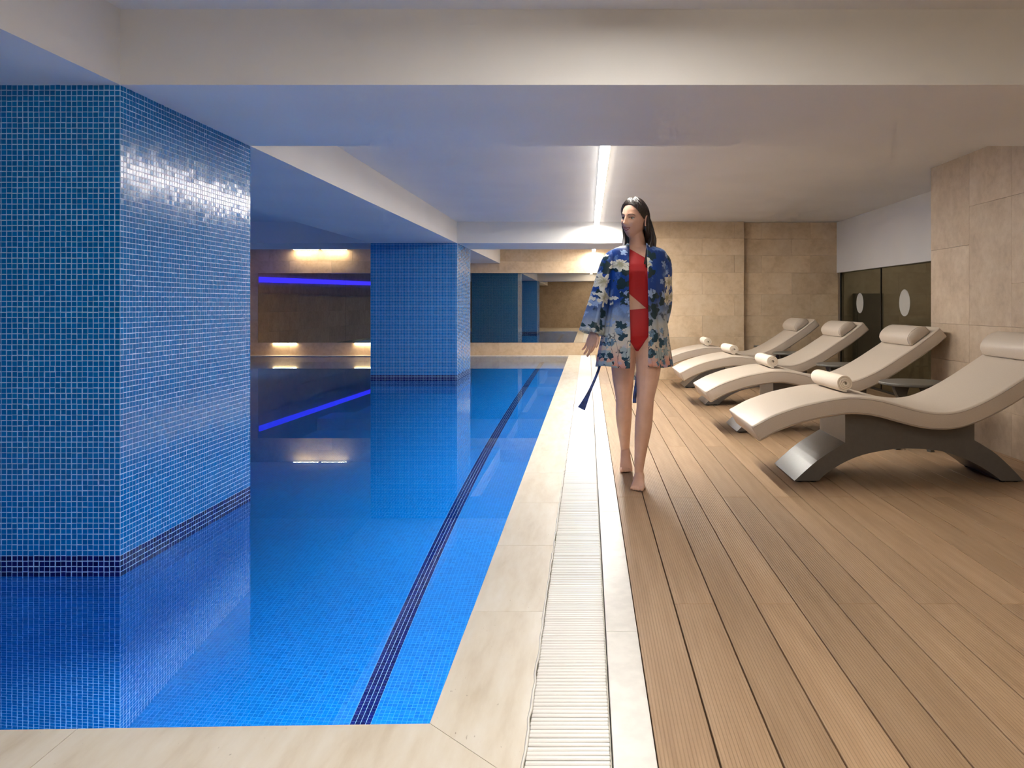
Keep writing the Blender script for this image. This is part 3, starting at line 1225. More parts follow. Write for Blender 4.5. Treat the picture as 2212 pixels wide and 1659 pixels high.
me_tw = towel_mesh(3)
for y, lab, rz in zip(LY, ('rolled cream towel on the lounger nearest the camera', 'rolled cream towel on the second lounger from the camera',
                           'rolled cream towel on the third lounger from the camera', 'rolled cream towel on the farthest lounger'), (0.05, 0.0, 0.03, -0.02)):
    o = link('rolled_towel', me_tw, M['towel'], None, (1.575, y + 0.06, 0.536 + 0.058), smooth=True)
    o.rotation_euler = (0, 3.9, rz)
    tag(o, lab, 'towel', 'rolled towels on the loungers')


# ---- side tables
def table_meshes():
    R, z1, th = 0.255, 0.50, 0.022
    v, f = tube([(0, 0, z1 - th), (0, 0, z1 - th * 0.75), (0, 0, z1 - th * 0.3), (0, 0, z1)], [R - 0.006, R, R, R - 0.005], 48)
    top = fix_normals(mesh_from(v, f, 'table_top'))
    # curved bracket leg, a flat board
    prof_out = spline([(0.195, 0.478), (0.190, 0.44), (0.150, 0.37), (0.125, 0.28), (0.135, 0.15), (0.185, 0.0)], 18)
    prof_in = spline([(0.145, 0.0), (0.098, 0.15), (0.085, 0.28), (0.095, 0.38), (0.075, 0.44), (0.05, 0.478)], 18)
    poly = [tuple(p) for p in prof_out] + [tuple(p) for p in prof_in]
    bm = bmesh.new()
    a = [bm.verts.new((x, -0.017, z)) for x, z in poly]
    fa = bm.faces.new(a)
    r = bmesh.ops.extrude_face_region(bm, geom=[fa])
    bmesh.ops.translate(bm, vec=(0, 0.034, 0), verts=[g for g in r['geom'] if isinstance(g, bmesh.types.BMVert)])
    bmesh.ops.recalc_face_normals(bm, faces=bm.faces)
    bmesh.ops.triangulate(bm, faces=[x for x in bm.faces if len(x.verts) > 4])
    leg = bpy.data.meshes.new('leg')
    bm.to_mesh(leg)
    bm.free()
    v, f = tube([(0, 0, 0.20), (0, 0, 0.225)], [0.092, 0.092], 28)
    br = fix_normals(mesh_from(v, f, 'brace'))
    return top, leg, br


me_tt, me_tl, me_tb = table_meshes()


def side_table(x, y, lab, a0):
    t = empty('side_table', (x, y, 0), a0)
    tag(t, lab, 'table', 'round side tables between the loungers')
    link('table_top', me_tt, M['table'], t)
    for k in range(4):
        l_ = link('leg', me_tl, M['table'], t)
        l_.rotation_euler = (0, 0, k * math.pi / 2)
    link('brace', me_tb, M['table'], t)


side_table(2.46, 5.93, 'round grey side table between the two nearest loungers', 0.35)
side_table(2.50, 7.72, 'round grey side table between the second and third lounger', 0.6)
side_table(2.50, 9.55, 'round grey side table between the third and farthest lounger', 0.3)
side_table(2.60, 11.12, 'round grey side table squeezed between farthest lounger and back wall', 0.5)

# ================================================================== person
PX, PYY = 0.31, 4.80
person = empty('person', (PX, PYY, 0))
tag(person, 'barefoot person walking in open floral robe over red swimsuit', 'person')


def ell_ring(cx_, cy_, z, a, b_, n=32, p=2.0):
    r = []
    for k in range(n):
        t = 2 * math.pi * k / n
        c, s_ = math.cos(t), math.sin(t)
        q = 2 / p
        r.append(Vector((cx_ + a * math.copysign(abs(c) ** q, c), cy_ + b_ * math.copysign(abs(s_) ** q, s_), z)))
    return r


# head -----------------------------------------------------------------
HC = Vector((-0.030, -0.015, 1.598))
HYAW, HROLL, HPITCH = math.radians(-36), math.radians(4), math.radians(2)
HM = Matrix.Translation(HC) @ Matrix.Rotation(HYAW, 4, 'Z') @ Matrix.Rotation(HROLL, 4, 'Y') @ Matrix.Rotation(HPITCH, 4, 'X')


def g2(x, z, cx_, cz_, sx, sz):
    return math.exp(-((x - cx_) / sx) ** 2 - ((z - cz_) / sz) ** 2)


def head_point(d, grow=0.0, feat=True):
    """d: unit direction, face towards -y"""
    x, y, z = d
    hx, hz = 0.0735, 0.121
    hyf, hyb = 0.090, 0.104
    px, pz = x * hx, z * hz
    py = y * (hyf if y < 0 else hyb)
    t = max(0.0, -z)
    if z < 0:
        px *= 1 - 0.40 * t ** 1.6          # jaw narrows to the chin
        if y > 0:
            py *= 1 - 0.55 * t ** 1.2      # nape
        else:
            py *= 1 - 0.03 * t + 0.10 * t ** 3
    if y < 0 and feat:
        f_ = -y
        w_ = min(1.0, f_ * 1.6)
        ax = abs(px)
        # flatten the face plane a little
        py += 0.010 * w_ * (ax / 0.07) ** 2 * (1 if pz < 0.05 else 0.4)
        py += w_ * (
            -0.0250 * g2(px, pz, 0, -0.030, 0.0115, 0.012)      # nose tip
            - 0.0165 * g2(px, pz, 0, -0.010, 0.0085, 0.022)      # nose bridge
            - 0.0085 * g2(ax, pz, 0.013, -0.035, 0.0065, 0.0075)   # nostrils
            + 0.0120 * g2(ax, pz, 0.031, 0.005, 0.017, 0.0115)   # eye sockets
            - 0.0035 * g2(ax, pz, 0.030, 0.026, 0.026, 0.008)    # brow
            - 0.0050 * g2(ax, pz, 0.043, -0.028, 0.016, 0.018)   # cheeks
            - 0.0060 * g2(px, pz, 0, -0.060, 0.026, 0.013)       # mouth mound
            + 0.0045 * g2(px, pz, 0, -0.0805, 0.020, 0.007)      # below lip
            - 0.0075 * g2(px, pz, 0, -0.100, 0.020, 0.013))      # chin
    v = Vector((px, py, pz))
    if grow:
        v += Vector((x, y, z * 0.9)).normalized() * grow
    return v


def sphere_dirs(nu, nv):
    out = []
    for j in range(nv + 1):
        ph = math.pi * j / nv
        for i in range(nu):
            th = 2 * math.pi * i / nu
            out.append((math.sin(ph) * math.sin(th), -math.sin(ph) * math.cos(th), math.cos(ph)))
    return out


def sphere_faces(nu, nv):
    f_ = []
    for j in range(nv):
        for i in range(nu):
            k = (i + 1) % nu
            f_.append((j * nu + i, (j + 1) * nu + i, (j + 1) * nu + k, j * nu + k))
    return f_


NU, NV = 140, 120
hd = sphere_dirs(NU, NV)
head_local = [head_point(d) for d in hd]
head_v = [HM @ v for v in head_local]
head_f = sphere_faces(NU, NV)
front_pts = np.array([v[:] for v, d in zip(head_local, hd) if d[1] < -0.2])


def face_y(x, z):
    k = np.argsort((front_pts[:, 0] - x) ** 2 + (front_pts[:, 2] - z) ** 2)[:4]
    return float(front_pts[k, 1].mean())


def on_face(x, z, lift=0.0):
    return HM @ Vector((x, face_y(x, z) - lift, z))


parts = [(head_v, head_f)]
# ears
for sx in (-1, 1):
    r = []
    for k in range(13):
        a = 2 * math.pi * k / 12
        r.append(HM @ Vector((sx * (0.0745 + 0.010 * max(0, math.sin(a * 0.5))), 0.012 + 0.016 * math.cos(a) + 0.005 * math.sin(a), -0.008 + 0.031 * math.sin(a))))
    parts.append(tube(r, [0.0052] * 13, 8))
    parts.append(tube([HM @ Vector((sx * 0.069, 0.012, -0.030)), HM @ Vector((sx * 0.074, 0.014, -0.004)), HM @ Vector((sx * 0.070, 0.012, 0.016))], [(0.004, 0.009), (0.004, 0.011), (0.004, 0.008)], 10))
# neck
parts.append(tube([(-0.004, 0.018, 1.38), (-0.006, 0.012, 1.43), (-0.010, 0.004, 1.48), (-0.022, -0.002, 1.53), (-0.028, 0.0, 1.57)],
                  [0.068, 0.053, 0.0475, 0.0475, 0.05], 24))
# torso
TORSO = [(0.815, -0.014, 0.0, 0.060, 0.055), (0.845, -0.014, 0.005, 0.130, 0.085), (0.89, -0.014, 0.008, 0.163, 0.108), (0.94, -0.014, 0.008, 0.162, 0.108), (1.00, -0.012, 0.004, 0.142, 0.098), (1.06, -0.010, 0.0, 0.122, 0.086),
         (1.11, -0.008, 0.0, 0.118, 0.083), (1.17, -0.007, 0.002, 0.126, 0.088), (1.23, -0.006, -0.002, 0.137, 0.097), (1.28, -0.006, -0.006, 0.142, 0.106), (1.32, -0.006, -0.002, 0.144, 0.100),
         (1.36, -0.006, 0.006, 0.148, 0.086), (1.395, -0.006, 0.012, 0.140, 0.072), (1.42, -0.006, 0.014, 0.105, 0.058), (1.44, -0.006, 0.014, 0.065, 0.05)]
parts.append(loft([ell_ring(cx_, cy_, z, a, b_, 36, 2.25) for (z, cx_, cy_, a, b_) in TORSO]))
# bust
for sx in (-1, 1):
    dirs = sphere_dirs(18, 12)
    parts.append(([Vector((-0.006 + sx * 0.066 + d[0] * 0.056, -0.062 + d[1] * 0.052, 1.27 + d[2] * 0.058)) for d in dirs], sphere_faces(18, 12)))


def limb(pts, rads, n=24):
    P = spline(pts, 24)
    Rr = spline([(r, r) if isinstance(r, (int, float)) else r for r in rads], 24)
    return tube([tuple(p) for p in P], [(float(r[0]), float(r[1])) for r in Rr], n)


# legs: rear leg (hip, thigh, above knee, knee, calf, shin, ankle)
parts.append(limb([(-0.085, 0.01, 0.92), (-0.092, 0.03, 0.80), (-0.092, 0.07, 0.64), (-0.087, 0.105, 0.52), (-0.085, 0.125, 0.465), (-0.082, 0.20, 0.37), (-0.074, 0.29, 0.25), (-0.066, 0.375, 0.135), (-0.065, 0.405, 0.105)],
                  [0.080, 0.083, 0.068, 0.053, 0.050, 0.051, 0.040, 0.0285, 0.025]))
# front leg
parts.append(limb([(0.058, -0.005, 0.92), (0.062, -0.02, 0.80), (0.050, -0.055, 0.64), (0.036, -0.085, 0.535), (0.032, -0.09, 0.475), (0.024, -0.072, 0.36), (0.008, -0.078, 0.22), (-0.004, -0.088, 0.10), (-0.003, -0.082, 0.045)],
                  [0.080, 0.083, 0.069, 0.054, 0.050, 0.052, 0.039, 0.0280, 0.026]))


def foot(heel, ball, tip, side, rise=0.0):
    """heel, ball and toe tip on the ground line; the sole follows them"""
    heel, ball, tip = Vector(heel), Vector(ball), Vector(tip)
    ax = (ball - heel)
    lat = Vector((0, 0, 1)).cross(ax).normalized() * side
    up = ax.cross(lat).normalized()
    if up.z < 0:
        up = -up
    rings = []
    for u, w_, h, zo in ((-0.12, 0.012, 0.012, 0.022), (-0.06, 0.024, 0.024, 0.026), (0.05, 0.030, 0.036, 0.036), (0.2, 0.031, 0.046, 0.048), (0.38, 0.032, 0.039, 0.042), (0.6, 0.035, 0.028, 0.030), (0.8, 0.040, 0.020, 0.022), (1.0, 0.043, 0.015, 0.016), (1.1, 0.040, 0.012, 0.014)):
        c = heel + ax * u + up * zo
        rings.append([c + lat * (w_ * math.cos(2 * math.pi * k / 20)) + up * (h * math.sin(2 * math.pi * k / 20)) for k in range(20)])
    out = [loft(rings)]
    for i, (lo, ln, r) in enumerate(((0.029, 0.050, 0.0125), (0.0085, 0.048, 0.0095), (-0.0085, 0.043, 0.009), (-0.0235, 0.037, 0.0085), (-0.0365, 0.030, 0.008))):
        b0 = ball + lat * lo * 0.95 + up * 0.014 - (ball - heel).normalized() * 0.006
        d = (tip - ball).normalized()
        out.append(tube([b0, b0 + d * ln * 0.45 + Vector((0, 0, 0.002)), b0 + d * ln * 0.85 - Vector((0, 0, 0.002)), b0 + d * ln * 1.08 - Vector((0, 0, 0.0045))], [r, r, r * 0.98, r * 0.5], 10))
    return out


parts += foot((0.002, -0.052, 0.0), (-0.020, -0.215, 0.0), (-0.028, -0.268, 0.0), 1)
parts += foot((-0.064, 0.425, 0.085), (-0.064, 0.285, 0.004), (-0.066, 0.23, 0.0), -1)
# arms
ARM_L = [(-0.135, 0.012, 1.385), (-0.172, 0.012, 1.345), (-0.205, 0.018, 1.25), (-0.238, 0.028, 1.13), (-0.255, 0.012, 1.04), (-0.270, -0.025, 0.935)]
parts.append(limb(ARM_L, [0.040, 0.043, 0.040, 0.035, 0.035, 0.0225]))
ARM_R = [(0.120, 0.012, 1.375), (0.152, 0.016, 1.335), (0.160, 0.040, 1.25), (0.165, 0.085, 1.14), (0.150, 0.135, 1.06), (0.115, 0.19, 0.99)]
parts.append(limb(ARM_R, [0.040, 0.043, 0.040, 0.035, 0.034, 0.0225]))


def hand(wrist, d, wv, side, curl):
    """d: towards the fingertips, wv: towards the thumb; the palm side is d x wv * side"""
    wrist, d, wv = Vector(wrist), Vector(d).normalized(), Vector(wv)
    wv = (wv - d * wv.dot(d)).normalized()
    pn = d.cross(wv) * side
    rings = []
    for u, a, b_ in ((-0.012, 0.021, 0.018), (0.01, 0.024, 0.016), (0.04, 0.034, 0.0145), (0.07, 0.038, 0.0135), (0.092, 0.037, 0.011), (0.099, 0.033, 0.007)):
        c = wrist + d * u + wv * (0.002 * u / 0.1)
        rings.append([c + wv * (a * math.cos(2 * math.pi * k / 18)) + pn * (b_ * math.sin(2 * math.pi * k / 18)) for k in range(18)])
    out = [loft(rings)]
    for i, (o_, ln, r, cu) in enumerate(((0.0285, 0.072, 0.0082, curl[0]), (0.0095, 0.080, 0.0084, curl[1]), (-0.0095, 0.074, 0.008, curl[2]), (-0.028, 0.058, 0.0072, curl[3]))):
        p = wrist + d * (0.088 - abs(o_ - 0.005) * 0.15) + wv * o_
        dirv = (d + wv * o_ * 2.2).normalized()
        pts = [p - d * 0.01, p + d * 0.004]
        ang = 0.0
        for s_, fr in enumerate((0.45, 0.3, 0.25)):
            ang += cu * (0.55 if s_ == 0 else 0.8)
            p = p + (dirv * math.cos(ang) + pn * math.sin(ang)) * ln * fr
            pts.append(p)
        pts.append(p + (dirv * math.cos(ang) + pn * math.sin(ang)) * 0.004)
        out.append(tube(pts, [r * 1.05, r * 1.05, r, r * 0.95, r * 0.88, r * 0.45], 10))
    p = wrist + d * 0.022 + wv * 0.018
    pts = [p, p + (d * 0.6 + wv * 0.75 + pn * 0.15).normalized() * 0.036, p + (d * 0.85 + wv * 0.62 + pn * 0.25).normalized() * 0.068, p + (d * 0.98 + wv * 0.5 + pn * 0.3).normalized() * 0.094]
    out.append(tube(pts, [0.0135, 0.0115, 0.0095, 0.006], 10))
    return out


parts += hand((-0.272, -0.03, 0.925), (-0.24, -0.10, -0.95), (0.80, -0.55, -0.1), 1, (0.5, 0.22, 0.30, 0.42))
parts += hand((0.112, 0.195, 0.985), (-0.75, 0.2, -0.6), (-0.3, 0.3, 0.8), -1, (0.4, 0.45, 0.5, 0.55))


def remesh(vf, voxel, it):
    me = mesh_from(*vf)
    fix_normals(me)
    tmp = bpy.data.objects.new('tmp', me)
    C.objects.link(tmp)
    r_ = tmp.modifiers.new('r', 'REMESH')
    r_.mode = 'VOXEL'
    r_.voxel_size = voxel
    r_.use_smooth_shade = True
    s_ = tmp.modifiers.new('s', 'SMOOTH')
    s_.factor = 0.5
    s_.iterations = it
    bpy.context.view_layer.update()
    dg = bpy.context.evaluated_depsgraph_get()
    out = bpy.data.meshes.new_from_object(tmp.evaluated_get(dg))
    bpy.data.objects.remove(tmp)
    return out


body_me = remesh(join(*parts), 0.0031, 4)


def make_skin():
    m, nt, out = mat_new('skin')
    tc = nt.nodes.new('ShaderNodeTexCoord').outputs['Object']
    f = noise(nt, tc, 9, 3)
    col = mixc(nt, mapr(nt, f, 0.3, 0.7), (0.68, 0.395, 0.275), (0.76, 0.475, 0.35))
    principled(nt, out, col, 0.42, 0.4, None)
    return m


M['skin'] = make_skin()
body = link('body', body_me, M['skin'], person, smooth=True)
bvh = BVHTree.FromPolygons([v.co[:] for v in body_me.vertices], [list(p.vertices) for p in body_me.polygons])

# face details ----------------------------------------------------------
M['eye_white'] = plain('eye white', (0.72, 0.68, 0.64), 0.2)
M['iris'] = plain('dark iris', (0.03, 0.018, 0.01), 0.1)
M['lash'] = plain('lash and brow', (0.035, 0.02, 0.014), 0.7)
M['lip'] = plain('lip', (0.42, 0.115, 0.10), 0.35)
M['teeth'] = plain('teeth', (0.78, 0.74, 0.68), 0.3)
M['hair'] = plain('wet dark hair', (0.017, 0.010, 0.008), 0.28, 0.6, grain=0.3, gscale=90)
for sx in (-1, 1):
    cxe, cze = sx * 0.0305, 0.004
    yf = face_y(cxe, cze)
    c = Vector((cxe, yf + 0.0080, cze))
    dirs = sphere_dirs(20, 14)
    ev = [HM @ (c + Vector(d) * 0.0115) for d in dirs]
    eo = link('eye', mesh_from(ev, sphere_faces(20, 14)), M['eye_white'], person, smooth=True)
    look = Vector((-0.12, -1, -0.02)).normalized()
    q = look.to_track_quat('Z', 'Y')
    iv = []
    for k in range(16):
        a = 2 * math.pi * k / 16
        iv.append(HM @ (c + look * 0.0105 + q @ Vector((0.0054 * math.cos(a), 0.0054 * math.sin(a), 0))))
    iv.append(HM @ (c + look * 0.0124))
    link('iris', mesh_from(iv, [(k, (k + 1) % 16, 16) for k in range(16)]), M['iris'], eo, smooth=True)
    # eyelids
    up = [(cxe + 0.0145 * math.cos(a), cze + 0.0062 * math.sin(a)) for a in np.linspace(math.pi * 0.98, math.pi * 0.02, 9)]
    pts = [HM @ Vector((x, min(face_y(x, z), c.y - math.sqrt(max(0, 0.0122 ** 2 - (x - cxe) ** 2 - (z - cze) ** 2))) - 0.001, z)) for x, z in up]
    v, f = tube(pts, [0.0007, 0.0013, 0.0017, 0.0018, 0.0018, 0.0018, 0.0017, 0.0013, 0.0007], 6)
    link('eyelash', mesh_from(v, f), M['lash'], person, smooth=True)
    br = [(sx * 0.0145, 0.0235), (sx * 0.024, 0.0275), (sx * 0.036, 0.0285), (sx * 0.048, 0.0225)]
    pts = [on_face(x, z, 0.0008) for x, z in br]
    pts = [tuple(p) for p in spline([tuple(p) for p in pts], 10)]
    v, f = tube(pts, [(0.0014, 0.0026)] * 2 + [(0.0017, 0.0034)] * 5 + [(0.0012, 0.002)] * 3, 6)
    link('eyebrow', mesh_from(v, f), M['lash'], person, smooth=True)
# smiling mouth
xs = np.linspace(-0.024, 0.024, 13)
def mouth_line(x, c0, k):
    return c0 + k * (x / 0.024) ** 2


top_l = [on_face(x, mouth_line(x, -0.0565, 0.0050), 0.0012) for x in xs]
bot_l = [on_face(x, mouth_line(x, -0.0675, 0.0150), 0.0012) for x in xs]
tw = [0.0012 + 0.0022 * math.cos(x / 0.024 * math.pi / 2) for x in xs]
bw = [0.0012 + 0.0031 * math.cos(x / 0.024 * math.pi / 2) for x in xs]
v, f = tube(top_l, [(a, 0.8 * a) for a in tw], 8)
link('upper_lip', mesh_from(v, f), M['lip'], person, smooth=True)
v, f = tube(bot_l, [(a, 0.9 * a) for a in bw], 8)
link('lower_lip', mesh_from(v, f), M['lip'], person, smooth=True)
mid = []
for x in xs[1:-1]:
    a = on_face(x, mouth_line(x, -0.0570, 0.0050), 0.0008)
    b_ = on_face(x, mouth_line(x, -0.0660, 0.0145), 0.0008)
    mid.append([a, (a + b_) / 2 + (a - HC).normalized() * 0.0006, b_])
v, f = loft(mid, caps=False, closed=False)
link('teeth', mesh_from(v, f), M['teeth'], person, smooth=True)

# hair -------------------------------------------------------------------
HL = [(0, .086), (25, .082), (45, .066), (62, .040), (76, .014), (88, .000), (96, .024), (108, .010), (118, -.055), (140, -.085), (180, -.09)]


def hairline(az):
    az = abs(az)
    for (a, za), (b_, zb) in zip(HL[:-1], HL[1:]):
        if az <= b_:
            return za + (zb - za) * (az - a) / (b_ - a)
    return -.09


cv = []
NAZ, NT = 170, 44


def dir_of(az, ph):
    return (math.sin(ph) * math.sin(az), -math.sin(ph) * math.cos(az), math.cos(ph))


edge_ph = []
for i in range(NAZ):
    az = -math.pi + 2 * math.pi * i / NAZ
    hz_ = hairline(math.degrees(az)) + 0.0015 * math.sin(i * 1.9)
    lo_, hi_ = 0.0, math.pi
    for _ in range(30):
        m_ = (lo_ + hi_) / 2
        if head_point(dir_of(az, m_), 0, False).z > hz_:
            lo_ = m_
        else:
            hi_ = m_
    edge_ph.append(lo_)
rings_h = []
for j in range(1, NT + 1):
    ring = []
    for i in range(NAZ):
        az = -math.pi + 2 * math.pi * i / NAZ
        ph = edge_ph[i] * j / NT
        d = dir_of(az, ph)
        p0 = head_point(d, 0, False)
        over = p0.z - hairline(math.degrees(az))
        gro = 0.002 + 0.010 * min(1, max(0, over) / 0.03)
        azd = math.degrees(az)
        streak = 0.0015 * math.sin(azd * 0.9 + 3 * math.sin(p0.z * 60)) + 0.0010 * math.sin(azd * 2.3 + p0.z * 110)
        ring.append(HM @ head_point(d, gro + streak * min(1, max(0, over) / 0.02), False))
    rings_h.append(ring)
cv, cf = loft(rings_h, caps=False)
cf.append(tuple(range(NAZ)))
hair_parts = [(cv, cf)]


def lock(pts, r0, n=9, jitter=0.012, flat=0.6, seed=0):
    r = random.Random(seed)
    out = []
    for k in range(n):
        o_ = Vector((r.uniform(-1, 1), r.uniform(-1, 1), 0)) * jitter
        P = [Vector(p) + o_ * (0.5 + 0.5 * i / len(pts)) + Vector((r.uniform(-.003, .003), r.uniform(-.003, .003), r.uniform(-.012, .012) if i == len(pts) - 1 else 0)) for i, p in enumerate(pts)]
        P = [tuple(p) for p in spline([tuple(p) for p in P], 14)]
        rr = [r0 * (0.8 + 0.2 * math.sin(i)) * (1 - 0.8 * max(0, i / 13 - 0.55) / 0.45) + 0.0008 for i in range(14)]
        out.append(tube(P, [(a, a * flat) for a in rr], 7))
    return out


def H(x, y, z):
    return tuple(HM @ Vector((x, y, z)))


# back fall and locks over the shoulders
for i in range(13):
    a = math.radians(100 + i * 13.3)
    x, y = 0.080 * math.sin(a), -0.088 * math.cos(a)
    hair_parts += lock([H(x * 0.95, y, 0.02), H(x * 1.0, y, -0.05), (HC.x + 0.02 + (HM.to_3x3() @ Vector((x, y, 0))).x * 0.9, HC.y + 0.035 + (HM.to_3x3() @ Vector((x, y, 0))).y * 0.7, 1.49),
                        (HC.x + 0.03 + (HM.to_3x3() @ Vector((x, y, 0))).x * 0.95, 0.075, 1.41), (HC.x + 0.03 + (HM.to_3x3() @ Vector((x, y, 0))).x, 0.085, 1.37)], 0.013, 4, 0.006, 0.7, i)


def PXL(px, py, y):
    """picture point at local depth y -> local coordinates of the person"""
    Y = PYY + y
    return ((px - 1270) / F * Y - PX, y, 1.08 - (py - 658) / F * Y)


hair_parts += lock([PXL(1393, 462, 0.02), PXL(1403, 490, 0.01), PXL(1406, 515, -0.015), PXL(1402, 540, -0.065), PXL(1398, 562, -0.098), PXL(1394, 574, -0.108)], 0.0105, 12, 0.012, 0.7, 51)
hair_parts += lock([PXL(1394, 462, 0.04), PXL(1407, 498, 0.03), PXL(1411, 525, 0.0), PXL(1410, 550, -0.04)], 0.010, 7, 0.009, 0.7, 52)
hair_parts += lock([PXL(1349, 490, 0.04), PXL(1350, 510, 0.02), PXL(1349, 528, -0.02), PXL(1344, 545, -0.07)], 0.0075, 7, 0.007, 0.7, 53)
hv, hf = join(*hair_parts)
hme = mesh_from(hv, hf)
hair = link('hair', hme, M['hair'], person, smooth=True)
sm = hair.modifiers.new('thick', 'SOLIDIFY')
sm.thickness = 0.002


# swimsuit ----------------------------------------------------------------
def torso_hit(phi, z, cx_=-0.008):
    d = Vector((math.sin(phi), -math.cos(phi), 0))
    o_ = Vector((cx_, 0.0, z))
    h = bvh.ray_cast(o_, d, 0.4)
    return h[3] if h[0] is not None else None


def suit_mesh(z0, z1, nz, cuts, off=0.004):
    """tube following the torso, trimmed by planes (x slope, height): keeps z above or below height + slope * x"""
    nphi = 140
    V, Fc = [], []
    for j in range(nz + 1):
        z = z0 + (z1 - z0) * j / nz
        for i in range(nphi):
            phi = -math.pi + 2 * math.pi * i / nphi
            r = torso_hit(phi, z)
            if r is None or r > 0.152:
                r = 0.146
            V.append(Vector((-0.008 + math.sin(phi) * (r + off), -math.cos(phi) * (r + off), z)))
    for j in range(nz):
        for i in range(nphi):
            k = (i + 1) % nphi
            Fc.append((j * nphi + i, j * nphi + k, (j + 1) * nphi + k, (j + 1) * nphi + i))
    bm = bmesh.new()
    bm.from_mesh(mesh_from(V, Fc))
    for slope, h, above in cuts:
        no = Vector((-slope, 0, 1)).normalized() * (-1 if above else 1)
        bmesh.ops.bisect_plane(bm, geom=bm.verts[:] + bm.edges[:] + bm.faces[:], plane_co=(0, 0, h), plane_no=no, clear_outer=True)
    me = bpy.data.meshes.new('suit')
    bm.to_mesh(me)
    bm.free()
    return me


CUT_TOP = [(-0.62, 1.380, False), (-0.86, 1.092, True), (0.0, 1.035, True)]
CUT_BRIEF = [(0.10, 1.054, False), (1.55, 0.812, True), (-1.55, 0.772, True)]


def make_red():
    m, nt, out = mat_new('red swimsuit')
    tc = nt.nodes.new('ShaderNodeTexCoord').outputs['Object']
    principled(nt, out, (0.46, 0.012, 0.016), 0.55, 0.35, None)
    return m


M['red'] = make_red()
suit = link('swimsuit', suit_mesh(1.02, 1.44, 110, CUT_TOP), M['red'], person, smooth=True)
suit['label'] = 'red one-shoulder swimsuit with cut-out waist'
link('swimsuit_brief', suit_mesh(0.80, 1.08, 70, CUT_BRIEF), M['red'], suit, smooth=True)
for o in (suit, suit.children[0]):
    s_ = o.modifiers.new('t', 'SOLIDIFY')
    s_.thickness = 0.002
    s_.offset = 1


